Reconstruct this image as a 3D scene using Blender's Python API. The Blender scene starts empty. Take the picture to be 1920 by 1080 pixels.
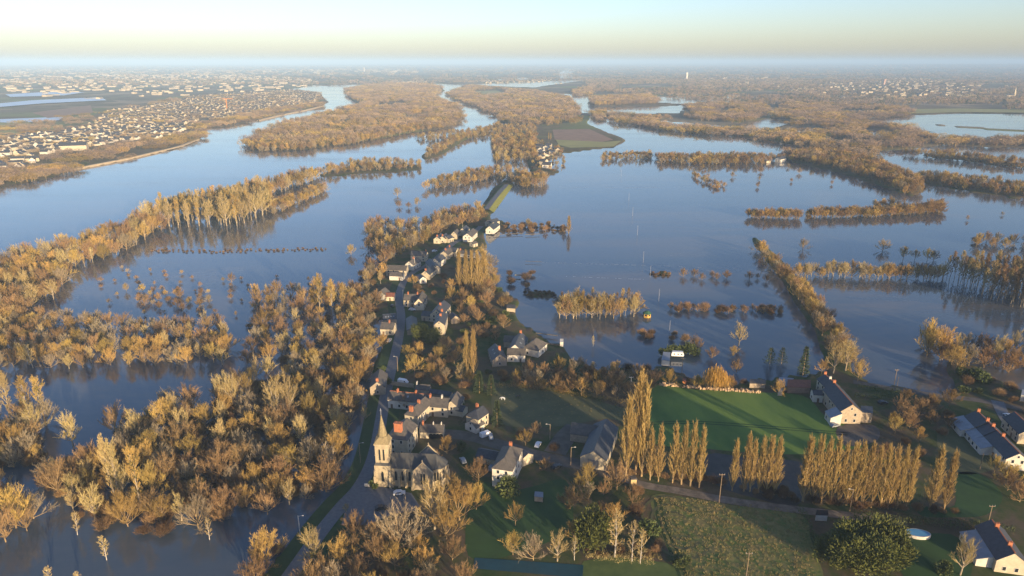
import bpy, bmesh, math, random
import numpy as np
from mathutils import Vector, Matrix
R = math.radians
random.seed(7); rng = np.random.default_rng(7)
SC = bpy.context.scene
COL = SC.collection

# ------------------------------------------------------------------ camera, sky, sun, exposure
CAM_H = 150.0
F_PX = 1280.0                       # focal length in photo pixels (1920 wide)
PITCH = math.atan((540 - 116) / F_PX)
cam_d = bpy.data.cameras.new('camera'); cam = bpy.data.objects.new('camera', cam_d); COL.objects.link(cam)
cam.location = (0, 0, CAM_H); cam.rotation_euler = (math.pi / 2 - PITCH, 0, 0)
cam_d.sensor_width = 36; cam_d.lens = 36 * F_PX / 1920; cam_d.clip_start = 1; cam_d.clip_end = 150000
SC.camera = cam
SUN_ELEV = R(8.2); SHADOW_AZ = R(-34)          # shadows run away from the camera and to its left
sx, sy = -math.sin(SHADOW_AZ), -math.cos(SHADOW_AZ)   # horizontal direction towards the sun
w = bpy.data.worlds.new('World'); SC.world = w; w.use_nodes = True
nt = w.node_tree; bg = nt.nodes['Background']
sky = nt.nodes.new('ShaderNodeTexSky'); sky.sky_type = 'NISHITA'; sky.sun_disc = False
sky.sun_elevation = SUN_ELEV; sky.sun_rotation = math.atan2(sx, sy)
sky.altitude = 0; sky.air_density = 0.9; sky.dust_density = 0.9; sky.ozone_density = 2.6
tint = nt.nodes.new('ShaderNodeMix'); tint.data_type = 'RGBA'; tint.blend_type = 'MULTIPLY'; tint.inputs[0].default_value = 1.0; tint.inputs[7].default_value = (1.0, 0.895, 0.965, 1)
nt.links.new(sky.outputs[0], tint.inputs[6]); nt.links.new(tint.outputs[2], bg.inputs[0]); bg.inputs[1].default_value = 0.138
sun_d = bpy.data.lights.new('sun', 'SUN'); sun = bpy.data.objects.new('sun', sun_d); COL.objects.link(sun)
sun_d.energy = 5.0; sun_d.angle = R(0.5); sun_d.color = (1.0, 0.76, 0.46)
v = Vector((-sx * math.cos(SUN_ELEV), -sy * math.cos(SUN_ELEV), -math.sin(SUN_ELEV)))
sun.rotation_euler = v.to_track_quat('-Z', 'Y').to_euler()
SC.view_settings.view_transform = 'Standard'; SC.view_settings.look = 'None'
SC.view_settings.exposure = 1.24; SC.view_settings.gamma = 1.0; SC.view_settings.use_curve_mapping = False
SC.render.engine = 'CYCLES'
cy = SC.cycles
cy.use_denoising = True; cy.denoising_prefilter = 'NONE'; cy.max_bounces = 5; cy.diffuse_bounces = 2; cy.glossy_bounces = 3; cy.transmission_bounces = 2
cy.volume_bounces = 0; cy.transparent_max_bounces = 4; cy.use_adaptive_sampling = False
cy.sample_clamp_indirect = 6

# ------------------------------------------------------------------ surveying: photo pixel -> point of the land at height z
CP, SP = math.cos(PITCH), math.sin(PITCH)
def G(px, py, z=0.0):
    u = (px - 960) / F_PX; vv = (540 - py) / F_PX
    dx, dy, dz = u, CP + vv * SP, -SP + vv * CP
    t = (CAM_H - z) / max(-dz, 1e-4)
    return Vector((dx * t, dy * t, z))
def GA(poly, z=0.0):
    return np.array([G(x, y, z)[:2] for x, y in poly])
def pix(x, y, z):                                     # the reverse, arrays allowed: used to know what stands in view
    d = y * CP - (z - CAM_H) * SP
    return 960 + F_PX * x / d, 540 - F_PX * (y * SP + (z - CAM_H) * CP) / d, d
LZ = 1.2                                              # dry ground of the village above flood level

# ------------------------------------------------------------------ materials
MATS = {}
def nn(nt, t, **k):
    n = nt.nodes.new(t)
    for a, b in k.items(): setattr(n, a, b)
    return n
def ramp(nt, fac, stops):
    r = nn(nt, 'ShaderNodeValToRGB'); e = r.color_ramp.elements
    while len(e) < len(stops): e.new(0.5)
    for el, (p, c) in zip(e, stops): el.position = p; el.color = (*c, 1)
    nt.links.new(fac, r.inputs[0]); return r.outputs[0]
def mat(name, c1, c2=None, scale=1.0, rough=0.85, detail=6, vary=0.0, bump=0.0, metal=0.0, stretch=None, spec=0.3, lo=0.3, hi=0.7, translucent=0.0):
    if name in MATS: return MATS[name]
    m = bpy.data.materials.new(name); m.use_nodes = True; MATS[name] = m
    nt = m.node_tree; b = nt.nodes['Principled BSDF']
    b.inputs['Roughness'].default_value = rough; b.inputs['Metallic'].default_value = metal
    b.inputs['Specular IOR Level'].default_value = spec
    c2 = c2 or tuple(x * 0.8 for x in c1)
    tc = nn(nt, 'ShaderNodeTexCoord'); mp = nn(nt, 'ShaderNodeMapping')
    geo = nn(nt, 'ShaderNodeNewGeometry')
    nt.links.new(geo.outputs['Position'], mp.inputs[0])
    if stretch: mp.inputs['Scale'].default_value = stretch
    nz = nn(nt, 'ShaderNodeTexNoise'); nz.inputs['Scale'].default_value = scale; nz.inputs['Detail'].default_value = detail
    nz.inputs['Roughness'].default_value = 0.65
    nt.links.new(mp.outputs[0], nz.inputs['Vector'])
    col = ramp(nt, nz.outputs[0], [(lo, c2), (hi, c1)])
    if vary:
        oi = nn(nt, 'ShaderNodeObjectInfo'); hs = nn(nt, 'ShaderNodeHueSaturation')
        mr = nn(nt, 'ShaderNodeMapRange'); mr.inputs[3].default_value = 1 - vary; mr.inputs[4].default_value = 1 + vary
        nt.links.new(oi.outputs['Random'], mr.inputs[0]); nt.links.new(mr.outputs[0], hs.inputs['Value'])
        w2 = nn(nt, 'ShaderNodeMath', operation='MULTIPLY'); w2.inputs[1].default_value = 7.31
        w3 = nn(nt, 'ShaderNodeMath', operation='FRACT'); nt.links.new(oi.outputs['Random'], w2.inputs[0]); nt.links.new(w2.outputs[0], w3.inputs[0])
        mh = nn(nt, 'ShaderNodeMapRange'); mh.inputs[3].default_value = 0.5 - vary * 0.03; mh.inputs[4].default_value = 0.5 + vary * 0.02
        nt.links.new(w3.outputs[0], mh.inputs[0]); nt.links.new(mh.outputs[0], hs.inputs['Hue'])
        nt.links.new(col, hs.inputs['Color']); col = hs.outputs[0]
    nt.links.new(col, b.inputs['Base Color'])
    if bump:
        bp = nn(nt, 'ShaderNodeBump'); bp.inputs['Strength'].default_value = 1.0; bp.inputs['Distance'].default_value = bump
        nt.links.new(nz.outputs[0], bp.inputs['Height']); nt.links.new(bp.outputs[0], b.inputs['Normal'])
    if translucent:
        tr = nn(nt, 'ShaderNodeBsdfTranslucent'); mx = nn(nt, 'ShaderNodeMixShader'); mx.inputs[0].default_value = translucent
        nt.links.new(col, tr.inputs[0]); nt.links.new(b.outputs[0], mx.inputs[1]); nt.links.new(tr.outputs[0], mx.inputs[2])
        nt.links.new(mx.outputs[0], nt.nodes['Material Output'].inputs[0])
    return m

# ------------------------------------------------------------------ mesh collecting
class MB:
    def __init__(s): s.v = []; s.f = []; s.m = []
    def add(s, vs, fs, mi=0):
        o = len(s.v); s.v.extend([tuple(p) for p in vs])
        for f in fs: s.f.append(tuple(i + o for i in f)); s.m.append(mi)
    def box(s, c, d, mi=0, rz=0.0, taper=1.0):
        cx, cyy, cz = c; a, b, h = d[0] / 2, d[1] / 2, d[2] / 2; vs = []
        cr, sr = math.cos(rz), math.sin(rz)
        for zz, k in ((-h, 1.0), (h, taper)):
            for x, y in ((-a, -b), (a, -b), (a, b), (-a, b)):
                x *= k; y *= k
                vs.append((cx + x * cr - y * sr, cyy + x * sr + y * cr, cz + zz))
        s.add(vs, [(3, 2, 1, 0), (4, 5, 6, 7), (0, 1, 5, 4), (1, 2, 6, 5), (2, 3, 7, 6), (3, 0, 4, 7)], mi)
    def tube(s, p0, p1, r0, r1, n=6, mi=0, cap=True):
        p0, p1 = Vector(p0), Vector(p1); d = (p1 - p0)
        if d.length < 1e-6: return
        d.normalize(); a = d.orthogonal().normalized(); b = d.cross(a); vs = []
        for p, r in ((p0, r0), (p1, r1)):
            for i in range(n):
                t = 2 * math.pi * i / n; vs.append(p + a * (r * math.cos(t)) + b * (r * math.sin(t)))
        fs = [(i, (i + 1) % n, n + (i + 1) % n, n + i) for i in range(n)]
        if cap: fs += [tuple(range(n - 1, -1, -1)), tuple(range(n, 2 * n))]
        s.add(vs, fs, mi)
    def tri(s, a, b, c, mi=0): s.add([a, b, c], [(0, 1, 2)], mi)
    def mesh(s, name, mats):
        me = bpy.data.meshes.new(name); me.from_pydata(s.v, [], s.f)
        for m in (mats if isinstance(mats, (list, tuple)) else [mats]): me.materials.append(m)
        if any(s.m): me.polygons.foreach_set('material_index', s.m)
        me.update(); return me
    def build(s, name, mats, parent=None, loc=None, rz=0.0):
        return link(s.mesh(name, mats), name, parent, loc, rz)
def link(me, name, parent=None, loc=None, rz=0.0):
    o = bpy.data.objects.new(name, me); COL.objects.link(o)
    if parent is not None: o.parent = parent
    if loc is not None: o.location = loc
    if rz: o.rotation_euler.z = rz
    return o
def empty(name, loc, rz=0.0, scale=None):
    o = bpy.data.objects.new(name, None); COL.objects.link(o); o.location = loc; o.rotation_euler.z = rz
    o.empty_display_size = 0.5
    if scale is not None: o.scale = scale
    return o
def tag(o, label=None, cat=None, group=None, kind=None):
    if label: o['label'] = label
    if cat: o['category'] = cat
    if group: o['group'] = group
    if kind: o['kind'] = kind
    return o
def smooth_poly(pts, n=6, closed=False):
    pts = [Vector(p) for p in pts]; out = []; N = len(pts)
    rngi = range(N if closed else N - 1)
    for i in rngi:
        if closed: p0, p1, p2, p3 = pts[i - 1], pts[i], pts[(i + 1) % N], pts[(i + 2) % N]
        else: p0, p1, p2, p3 = pts[max(i - 1, 0)], pts[i], pts[i + 1], pts[min(i + 2, N - 1)]
        for k in range(n):
            t = k / n
            out.append(0.5 * ((2 * p1) + (p2 - p0) * t + (2 * p0 - 5 * p1 + 4 * p2 - p3) * t * t + (3 * p1 - p0 - 3 * p2 + p3) * t ** 3))
    if not closed: out.append(pts[-1])
    return out

# ------------------------------------------------------------------ noise and polygons in numpy
_perm = rng.permutation(512); _val = rng.random(1024)
def vnoise(x, y):
    xi = np.floor(x).astype(int); yi = np.floor(y).astype(int); fx = x - xi; fy = y - yi
    fx = fx * fx * (3 - 2 * fx); fy = fy * fy * (3 - 2 * fy)
    def h(a, b): return _val[(_perm[(a & 511)] + (b & 511)) & 1023]
    return (h(xi, yi) * (1 - fx) + h(xi + 1, yi) * fx) * (1 - fy) + (h(xi, yi + 1) * (1 - fx) + h(xi + 1, yi + 1) * fx) * fy
def fbm(x, y, o=4):
    s = np.zeros_like(x); a = 0.5
    for i in range(o): s += a * vnoise(x, y); x = x * 2.03 + 17.3; y = y * 2.03 + 5.1; a *= 0.5
    return s / (1 - 0.5 ** o)
def inside(poly, x, y):
    res = np.zeros(x.shape, bool); n = len(poly)
    bx = (x >= poly[:, 0].min()) & (x <= poly[:, 0].max()) & (y >= poly[:, 1].min()) & (y <= poly[:, 1].max())
    idx = np.nonzero(bx)
    if idx[0].size == 0: return res
    xs, ys = x[idx], y[idx]; r = np.zeros(xs.shape, bool)
    for i in range(n):
        x1, y1 = poly[i]; x2, y2 = poly[(i + 1) % n]
        if y1 == y2: continue
        c = ((y1 > ys) != (y2 > ys)) & (xs < (x2 - x1) * (ys - y1) / (y2 - y1) + x1)
        r ^= c
    res[idx] = r; return res
# ------------------------------------------------------------------ land and flood water
LAND, WATER = 1, 0
PAINT = [   # outlines traced from the photograph, painted in order
 (LAND, [(-900,116.6),(2900,116.6),(2900,160),(1920,168),(1500,172),(1100,150),(860,158),(800,156),(620,160),(0,165),(-900,170)]),
 (LAND, [(-900,150),(640,150),(612,168),(598,176),(612,192),(600,200),(540,212),(480,226),(425,238),(388,242),(382,256),(362,268),(320,282),(240,300),(140,320),(90,336),(0,352),(-200,400),(-900,560)]),
 (WATER, [(540,169),(585,160),(622,162),(600,174),(575,172)]),
 (LAND, [(462,277),(500,247),(560,227),(640,206),(680,197),(655,182),(650,168),(720,158),(800,160),(832,166),(812,184),(858,203),(868,224),(840,240),(760,250),(660,270),(560,281),(490,285)]),
 (LAND, [(838,176),(870,160),(1000,165),(1100,150),(1500,150),(2900,150),(2900,330),(1920,232),(1700,215),(1500,232),(1440,222),(1400,240),(1300,232),(1180,222),(1110,215),(1100,232),(1178,264),(1150,276),(1060,288),(1030,298),(1035,318),(1060,322),(1025,332),(1000,338),(985,300),(975,262),(930,258),(935,225),(900,200),(862,193)]),
 (WATER, [(1035,176),(1110,178),(1115,198),(1060,197)]),
 (WATER, [(1060,192),(1110,200),(1210,201),(1310,196),(1310,206),(1180,215),(1090,212)]),
 (WATER, [(1225,182),(1320,180),(1390,184),(1400,192),(1320,196),(1230,193)]),
 (WATER, [(1430,206),(1480,203),(1490,218),(1450,224)]),
 (WATER, [(1366,176),(1392,180),(1388,188),(1366,184)]),
 (WATER, [(1045,138),(1062,129),(1088,129),(1068,139),(1080,146),(1052,147)]),
 (WATER, [(930,149),(990,145),(990,149),(940,153)]),
 (WATER, [(1700,216),(1800,213),(2300,205),(2300,262),(1920,252),(1860,246),(1745,232)]),
 (LAND, [(1745,232),(1800,236),(1920,244),(2300,250),(2300,254),(1920,248),(1800,240),(1745,234)]),
 (LAND, [(1480,232),(1700,236),(1760,262),(1920,262),(2400,270),(2400,288),(1920,278),(1770,272),(1640,284),(1540,282),(1440,264),(1420,250)]),
 (LAND, [(1470,290),(1560,288),(1640,303),(1700,330),(1735,360),(1700,368),(1640,345),(1560,320),(1480,304)]),
 (LAND, [(1720,328),(1800,335),(1920,352),(2300,380),(2300,392),(1920,374),(1800,358),(1720,342)]),
 (LAND, [(1690,288),(1800,302),(1920,316),(2300,330),(2300,322),(1920,306),(1780,290)]),
 (WATER, [(1235,228),(1330,234),(1410,243),(1330,241),(1240,234)]), (WATER, [(1440,244),(1500,238),(1560,246),(1500,250)]), (WATER, [(1600,246),(1660,244),(1700,254),(1640,258)]), (WATER, [(1500,262),(1580,264),(1640,272),(1560,272)]), (WATER, [(1180,206),(1260,206),(1280,212),(1200,213)]),
 (LAND, [(590,328),(680,303),(790,308),(795,320),(690,325),(600,334)]),
 (LAND, [(800,300),(830,290),(870,262),(935,240),(935,234),(840,262),(790,292)]),
 (LAND, [(1120,288),(1220,284),(1230,288),(1120,292)]),
 (LAND, [(885,412),(905,385),(925,352),(945,338),(962,343),(952,362),(930,388),(978,382),(930,393),(915,410),(960,420),(940,436),(905,440),(915,466),(880,476),(905,500),(930,540),(952,552),(975,570),(960,588),(975,610),(1002,618),(1030,640),(1058,646),(1072,672),(1120,690),(1190,694),(1240,690),(1275,700),(1300,715),(1420,720),(1500,706),(1560,690),(1605,695),(1625,718),(1700,728),(1770,740),(1790,724),(1765,690),(1775,670),(1830,690),(1900,730),(2300,800),(3400,1150),(2600,1700),(300,1700),(470,1100),(520,1040),(560,1010),(612,962),(645,925),(668,880),(674,850),(680,800),(692,740),(705,690),(722,640),(726,600),(690,600),(690,560),(700,520),(718,490),(745,470),(800,440),(850,420)]),
 (LAND, [(1408,448),(1418,446),(1500,520),(1560,590),(1600,660),(1590,690),(1550,690),(1530,620),(1480,545),(1425,475)]),
 (LAND, [(285,468),(400,470),(480,469),(612,466),(612,470),(480,473),(400,474),(285,472)]),
 (LAND, [(940,438),(1060,434),(1062,437),(940,441)]),
 (LAND, [(1216,512),(1240,510),(1262,515),(1250,521),(1220,519)]),
 (LAND, [(978,550),(1010,546),(1048,552),(1040,558),(990,557)]),
 (LAND, [(1345,348),(1415,347),(1415,350),(1345,352)]), (LAND, [(1470,346),(1555,346),(1555,349),(1470,349)]),
 (LAND, [(1855,386),(1915,388),(1915,392),(1855,390)]),
]
rr = np.concatenate([[0.0], np.geomspace(45, 90000, 470)])
fine = np.arange(-48, 48.01, 0.13); coarse = np.concatenate([np.arange(48 + 4, 360 - 48 - 1, 6.0)])
aa = np.radians(np.concatenate([fine, coarse]))
RRg, AAg = np.meshgrid(rr, aa, indexing='ij')
TX = RRg * np.sin(AAg); TY = RRg * np.cos(AAg)
wob = np.clip(RRg * 0.004, 0.6, 14)
PX = TX + (fbm(TX / (wob * 9), TY / (wob * 9)) - 0.5) * wob * 4.0
PY = TY + (fbm(TX / (wob * 9) + 91, TY / (wob * 9) + 37) - 0.5) * wob * 6.0
mask = np.zeros(TX.shape)
for val, poly in PAINT: mask[inside(GA(poly), PX, PY)] = val
mask[np.abs(AAg) > R(48.1)] = 0.0
mb = mask.copy()
for k in range(1):
    mb[1:-1, :] = (mb[:-2, :] + 2 * mb[1:-1, :] + mb[2:, :]) / 4
    mb[:, 1:-1] = (mb[:, :-2] + 2 * mb[:, 1:-1] + mb[:, 2:]) / 4
s_ = mb * mb * (3 - 2 * mb)
TZ = -1.6 + (LZ + 1.6) * s_
far = np.clip((RRg - 1500) / 6000, 0, 1)
roll_ = (fbm(TX / 1700, TY / 1700, 3) - 0.45) * 30 * far * s_
TZ += np.clip(roll_, 0, 40)
hill = np.clip((RRg - 9000) / 16000, 0, 1) * (30 + 105 * fbm(TX / 6000 + 3, TY / 9000 + 8, 3)) * np.clip(0.55 + TX / 30000, 0.25, 1)
TZ += hill * s_
nr, na = TX.shape
verts = np.stack([TX, TY, TZ], -1).reshape(-1, 3)
i0 = (np.arange(nr - 1)[:, None] * na + np.arange(na)[None, :]); nx = (np.arange(na) + 1) % na
i1 = (np.arange(nr - 1)[:, None] * na + nx[None, :])
faces = np.stack([i0, i1, i1 + na, i0 + na], -1).reshape(-1, 4)
faces = faces[:, ::-1]
me = bpy.data.meshes.new('ground'); me.vertices.add(len(verts)); me.vertices.foreach_set('co', verts.astype(np.float32).ravel())
me.loops.add(faces.size); me.loops.foreach_set('vertex_index', faces.ravel().astype(np.int32))
me.polygons.add(len(faces)); me.polygons.foreach_set('loop_start', np.arange(0, faces.size, 4, dtype=np.int32))
me.polygons.foreach_set('loop_total', np.full(len(faces), 4, np.int32)); me.update(calc_edges=True)
def ground_z(x, y):                                   # bilinear look-up in the grid just built
    r = math.hypot(x, y); a = math.degrees(math.atan2(x, y))
    if abs(a) > 47.9: return 0.0
    ri = np.searchsorted(rr, r) - 1; ai = int((a + 48) / 0.13)
    ri = min(max(ri, 0), nr - 2); return float(TZ[ri, ai] * 0.5 + TZ[ri + 1, ai] * 0.5)
# ground material: winter grass, mud and brown litter close by; a patchwork of fields and woods far away
m = bpy.data.materials.new('ground_mix'); m.use_nodes = True; nt = m.node_tree; b = nt.nodes['Principled BSDF']
geo = nn(nt, 'ShaderNodeNewGeometry')
def gnoise(scale, detail=5, rough=0.6):
    z = nn(nt, 'ShaderNodeTexNoise'); z.inputs['Scale'].default_value = scale; z.inputs['Detail'].default_value = detail; z.inputs['Roughness'].default_value = rough
    nt.links.new(geo.outputs['Position'], z.inputs['Vector']); return z.outputs[0]
near_c = ramp(nt, gnoise(0.05, 9, 0.7), [(0.34, (0.036, 0.062, 0.018)), (0.46, (0.070, 0.078, 0.028)), (0.55, (0.115, 0.085, 0.050)), (0.68, (0.075, 0.058, 0.034))])
vor = nn(nt, 'ShaderNodeTexVoronoi'); vor.inputs['Scale'].default_value = 0.0042; vor.inputs['Randomness'].default_value = 0.9
nt.links.new(geo.outputs['Position'], vor.inputs['Vector'])
sep = nn(nt, 'ShaderNodeSeparateColor'); nt.links.new(vor.outputs['Color'], sep.inputs[0])
field_c = ramp(nt, sep.outputs[0], [(0.0, (0.16, 0.13, 0.08)), (0.40, (0.22, 0.17, 0.105)), (0.52, (0.20, 0.21, 0.075)), (0.70, (0.15, 0.18, 0.065)), (0.84, (0.32, 0.24, 0.15)), (1.0, (0.26, 0.21, 0.13))])
wood = ramp(nt, gnoise(0.0021, 8, 0.7), [(0.46, (0, 0, 0)), (0.54, (1, 1, 1))])
mixw = nn(nt, 'ShaderNodeMix', data_type='RGBA'); nt.links.new(wood, mixw.inputs[0]); nt.links.new(field_c, mixw.inputs[6])
wc = ramp(nt, gnoise(0.02, 6, 0.7), [(0.35, (0.10, 0.085, 0.05)), (0.65, (0.21, 0.16, 0.095))]); nt.links.new(wc, mixw.inputs[7])
ln = nn(nt, 'ShaderNodeVectorMath', operation='LENGTH'); nt.links.new(geo.outputs['Position'], ln.inputs[0])
mr = nn(nt, 'ShaderNodeMapRange'); mr.inputs[1].default_value = 900; mr.inputs[2].default_value = 1700; nt.links.new(ln.outputs['Value'], mr.inputs[0])
mixf = nn(nt, 'ShaderNodeMix', data_type='RGBA'); nt.links.new(mr.outputs[0], mixf.inputs[0]); nt.links.new(near_c, mixf.inputs[6]); nt.links.new(mixw.outputs[2], mixf.inputs[7])
nt.links.new(mixf.outputs[2], b.inputs['Base Color']); b.inputs['Roughness'].default_value = 0.95; b.inputs['Specular IOR Level'].default_value = 0.1
bp = nn(nt, 'ShaderNodeBump'); bp.inputs['Distance'].default_value = 0.12; nt.links.new(gnoise(0.6, 6, 0.7), bp.inputs['Height']); nt.links.new(bp.outputs[0], b.inputs['Normal'])
me.materials.append(m)
tag(link(me, 'ground'), 'winter ground of the flooded river plain reaching to the horizon', kind='structure')

# water: one sheet at flood level
m = bpy.data.materials.new('flood_water'); m.use_nodes = True; nt = m.node_tree; b = nt.nodes['Principled BSDF']
geo = nn(nt, 'ShaderNodeNewGeometry')
b.inputs['IOR'].default_value = 1.36; b.inputs['Specular IOR Level'].default_value = 0.6
mpw = nn(nt, 'ShaderNodeMapping'); mpw.inputs['Scale'].default_value = (.35, 1, 1); mpw.inputs['Rotation'].default_value = (0, 0, .25); nt.links.new(geo.outputs['Position'], mpw.inputs[0])
nw = nn(nt, 'ShaderNodeTexNoise'); nw.inputs['Scale'].default_value = .009; nw.inputs['Detail'].default_value = 8; nw.inputs['Roughness'].default_value = .68; nw.inputs['Distortion'].default_value = .6; nt.links.new(mpw.outputs[0], nw.inputs['Vector'])
wcol = ramp(nt, nw.outputs[0], [(0.36, (0.045, 0.066, 0.086)), (0.50, (0.066, 0.080, 0.094)), (0.60, (0.110, 0.098, 0.088)), (0.70, (0.078, 0.086, 0.094))]); nt.links.new(wcol, b.inputs['Base Color'])
mp = nn(nt, 'ShaderNodeMapping'); mp.inputs['Scale'].default_value = (0.35, 1.0, 1.0); nt.links.new(geo.outputs['Position'], mp.inputs[0])
n1 = nn(nt, 'ShaderNodeTexNoise'); n1.inputs['Scale'].default_value = 0.55; n1.inputs['Detail'].default_value = 3; nt.links.new(mp.outputs[0], n1.inputs['Vector'])
n2 = nn(nt, 'ShaderNodeTexNoise'); n2.inputs['Scale'].default_value = 0.011; n2.inputs['Detail'].default_value = 9; n2.inputs['Roughness'].default_value = 0.7; nt.links.new(mp.outputs[0], n2.inputs['Vector'])
st = nn(nt, 'ShaderNodeMapRange'); st.inputs[1].default_value = 0.40; st.inputs[2].default_value = 0.70; st.inputs[3].default_value = 0.05; st.inputs[4].default_value = 0.9
nt.links.new(n2.outputs[0], st.inputs[0])
bp = nn(nt, 'ShaderNodeBump'); bp.inputs['Distance'].default_value = 0.055; nt.links.new(st.outputs[0], bp.inputs['Strength']); nt.links.new(n1.outputs[0], bp.inputs['Height'])
nt.links.new(bp.outputs[0], b.inputs['Normal'])
rg = nn(nt, 'ShaderNodeMapRange'); rg.inputs[1].default_value = 0.40; rg.inputs[2].default_value = 0.70; rg.inputs[3].default_value = 0.03; rg.inputs[4].default_value = 0.17
nt.links.new(n2.outputs[0], rg.inputs[0]); nt.links.new(rg.outputs[0], b.inputs['Roughness'])
q = MB(); S = 90000; n = 24
for i in range(n):
    a0, a1 = 2 * math.pi * i / n, 2 * math.pi * (i + 1) / n
    q.tri((0, 0, 0), (S * math.cos(a0), S * math.sin(a0), 0), (S * math.cos(a1), S * math.sin(a1), 0))
tag(q.build('water', m), 'blue flood water spread over the river plain', kind='structure')
# ------------------------------------------------------------------ trees: grown branch by branch, twigs as thin slivers
HAZE_D = 1.0e-4
BARK = mat('bark_brown', (0.32, 0.23, 0.115), (0.17, 0.12, 0.065), 1.5, 0.95, vary=0.2)
BARK_PALE = mat('bark_pale', (0.36, 0.30, 0.21), (0.20, 0.16, 0.11), 1.2, 0.9, vary=0.15)
BARK_BIRCH = mat('bark_birch', (0.55, 0.50, 0.43), (0.25, 0.21, 0.17), 2.0, 0.85, vary=0.1)
TWIG = mat('twigs_olive', (0.42, 0.292, 0.085), (0.27, 0.182, 0.054), 0.4, 0.9, vary=0.42, translucent=0.15)
TWIG_RED = mat('twigs_russet', (0.31, 0.200, 0.090), (0.21, 0.130, 0.062), 0.4, 0.9, vary=0.25, translucent=0.15)
TWIG_PALE = mat('twigs_straw', (0.47, 0.365, 0.155), (0.33, 0.25, 0.105), 0.4, 0.9, vary=0.22, translucent=0.15)
TWIG_POP = mat('twigs_poplar', (0.43, 0.305, 0.105), (0.30, 0.205, 0.07), 0.5, 0.9, vary=0.14, translucent=0.15)
TWIG_GOLD = mat('twigs_willow', (0.44, 0.27, 0.055), (0.32, 0.18, 0.035), 0.5, 0.9, vary=0.1, translucent=0.2)
TWIG_FAR = mat('twigs_far_brown', (0.34, 0.245, 0.135), (0.23, 0.16, 0.095), .02, .9, vary=.25)
TWIG_FAR2 = mat('twigs_far_grey', (0.28, 0.205, 0.14), (0.19, 0.135, 0.095), .02, .9, vary=.25)
BRUSH = mat('brush_brown', (0.17, 0.105, 0.048), (0.09, 0.056, 0.028), .4, .95, vary=.3)
TWIG_BROWN = mat('twigs_brown', (0.29, 0.19, 0.085), (0.18, 0.115, 0.055), .4, .9, vary=.3)
TWIG_GREY = mat('twigs_grey', (0.31, 0.25, 0.155), (0.20, 0.16, 0.10), .4, .9, vary=.25)
NEEDLE = mat('needles_dark', (0.055, 0.075, 0.026), (0.025, 0.040, 0.016), 0.6, 0.8, vary=0.2)
NEEDLE_Y = mat('needles_yellow_green', (0.12, 0.125, 0.024), (0.060, 0.075, 0.016), 0.5, 0.8, vary=0.15)
LEAF = mat('evergreen_leaf', (0.095, 0.115, 0.028), (0.04, 0.055, 0.016), 0.7, 0.7, vary=0.2)
MISTLE = mat('mistletoe_leaf', (0.155, 0.130, 0.032), (0.085, 0.075, 0.022), 0.8, 0.8, vary=0.2)

def rv(r): return Vector((r.gauss(0, 1), r.gauss(0, 1), r.gauss(0, 1))).normalized()
def sliver(q, p, d, L, w, r, mi=0):
    s = d.cross(rv(r)); s = s.normalized() * (w / 2) if s.length > 1e-6 else Vector((w / 2, 0, 0))
    q.tri(p - s, p + s, p + d * L, mi)
def limb_path(p, d, L, r, n=4, wander=0.12, up=0.1):
    pts = [p.copy()]; dd = d.copy()
    for i in range(n):
        dd = (dd + rv(r) * wander + Vector((0, 0, up))).normalized(); pts.append(pts[-1] + dd * (L / n))
    return pts
def along(pts, t):
    k = t * (len(pts) - 1); i = min(int(k), len(pts) - 2); f = k - i
    return pts[i].lerp(pts[i + 1], f), (pts[i + 1] - pts[i]).normalized()
def tubes(q, pts, r0, r1, n=5, mi=0):
    N = len(pts) - 1
    for i in range(N):
        q.tube(pts[i], pts[i + 1], r0 + (r1 - r0) * i / N, r0 + (r1 - r0) * (i + 1) / N, n, mi, cap=False)
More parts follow.
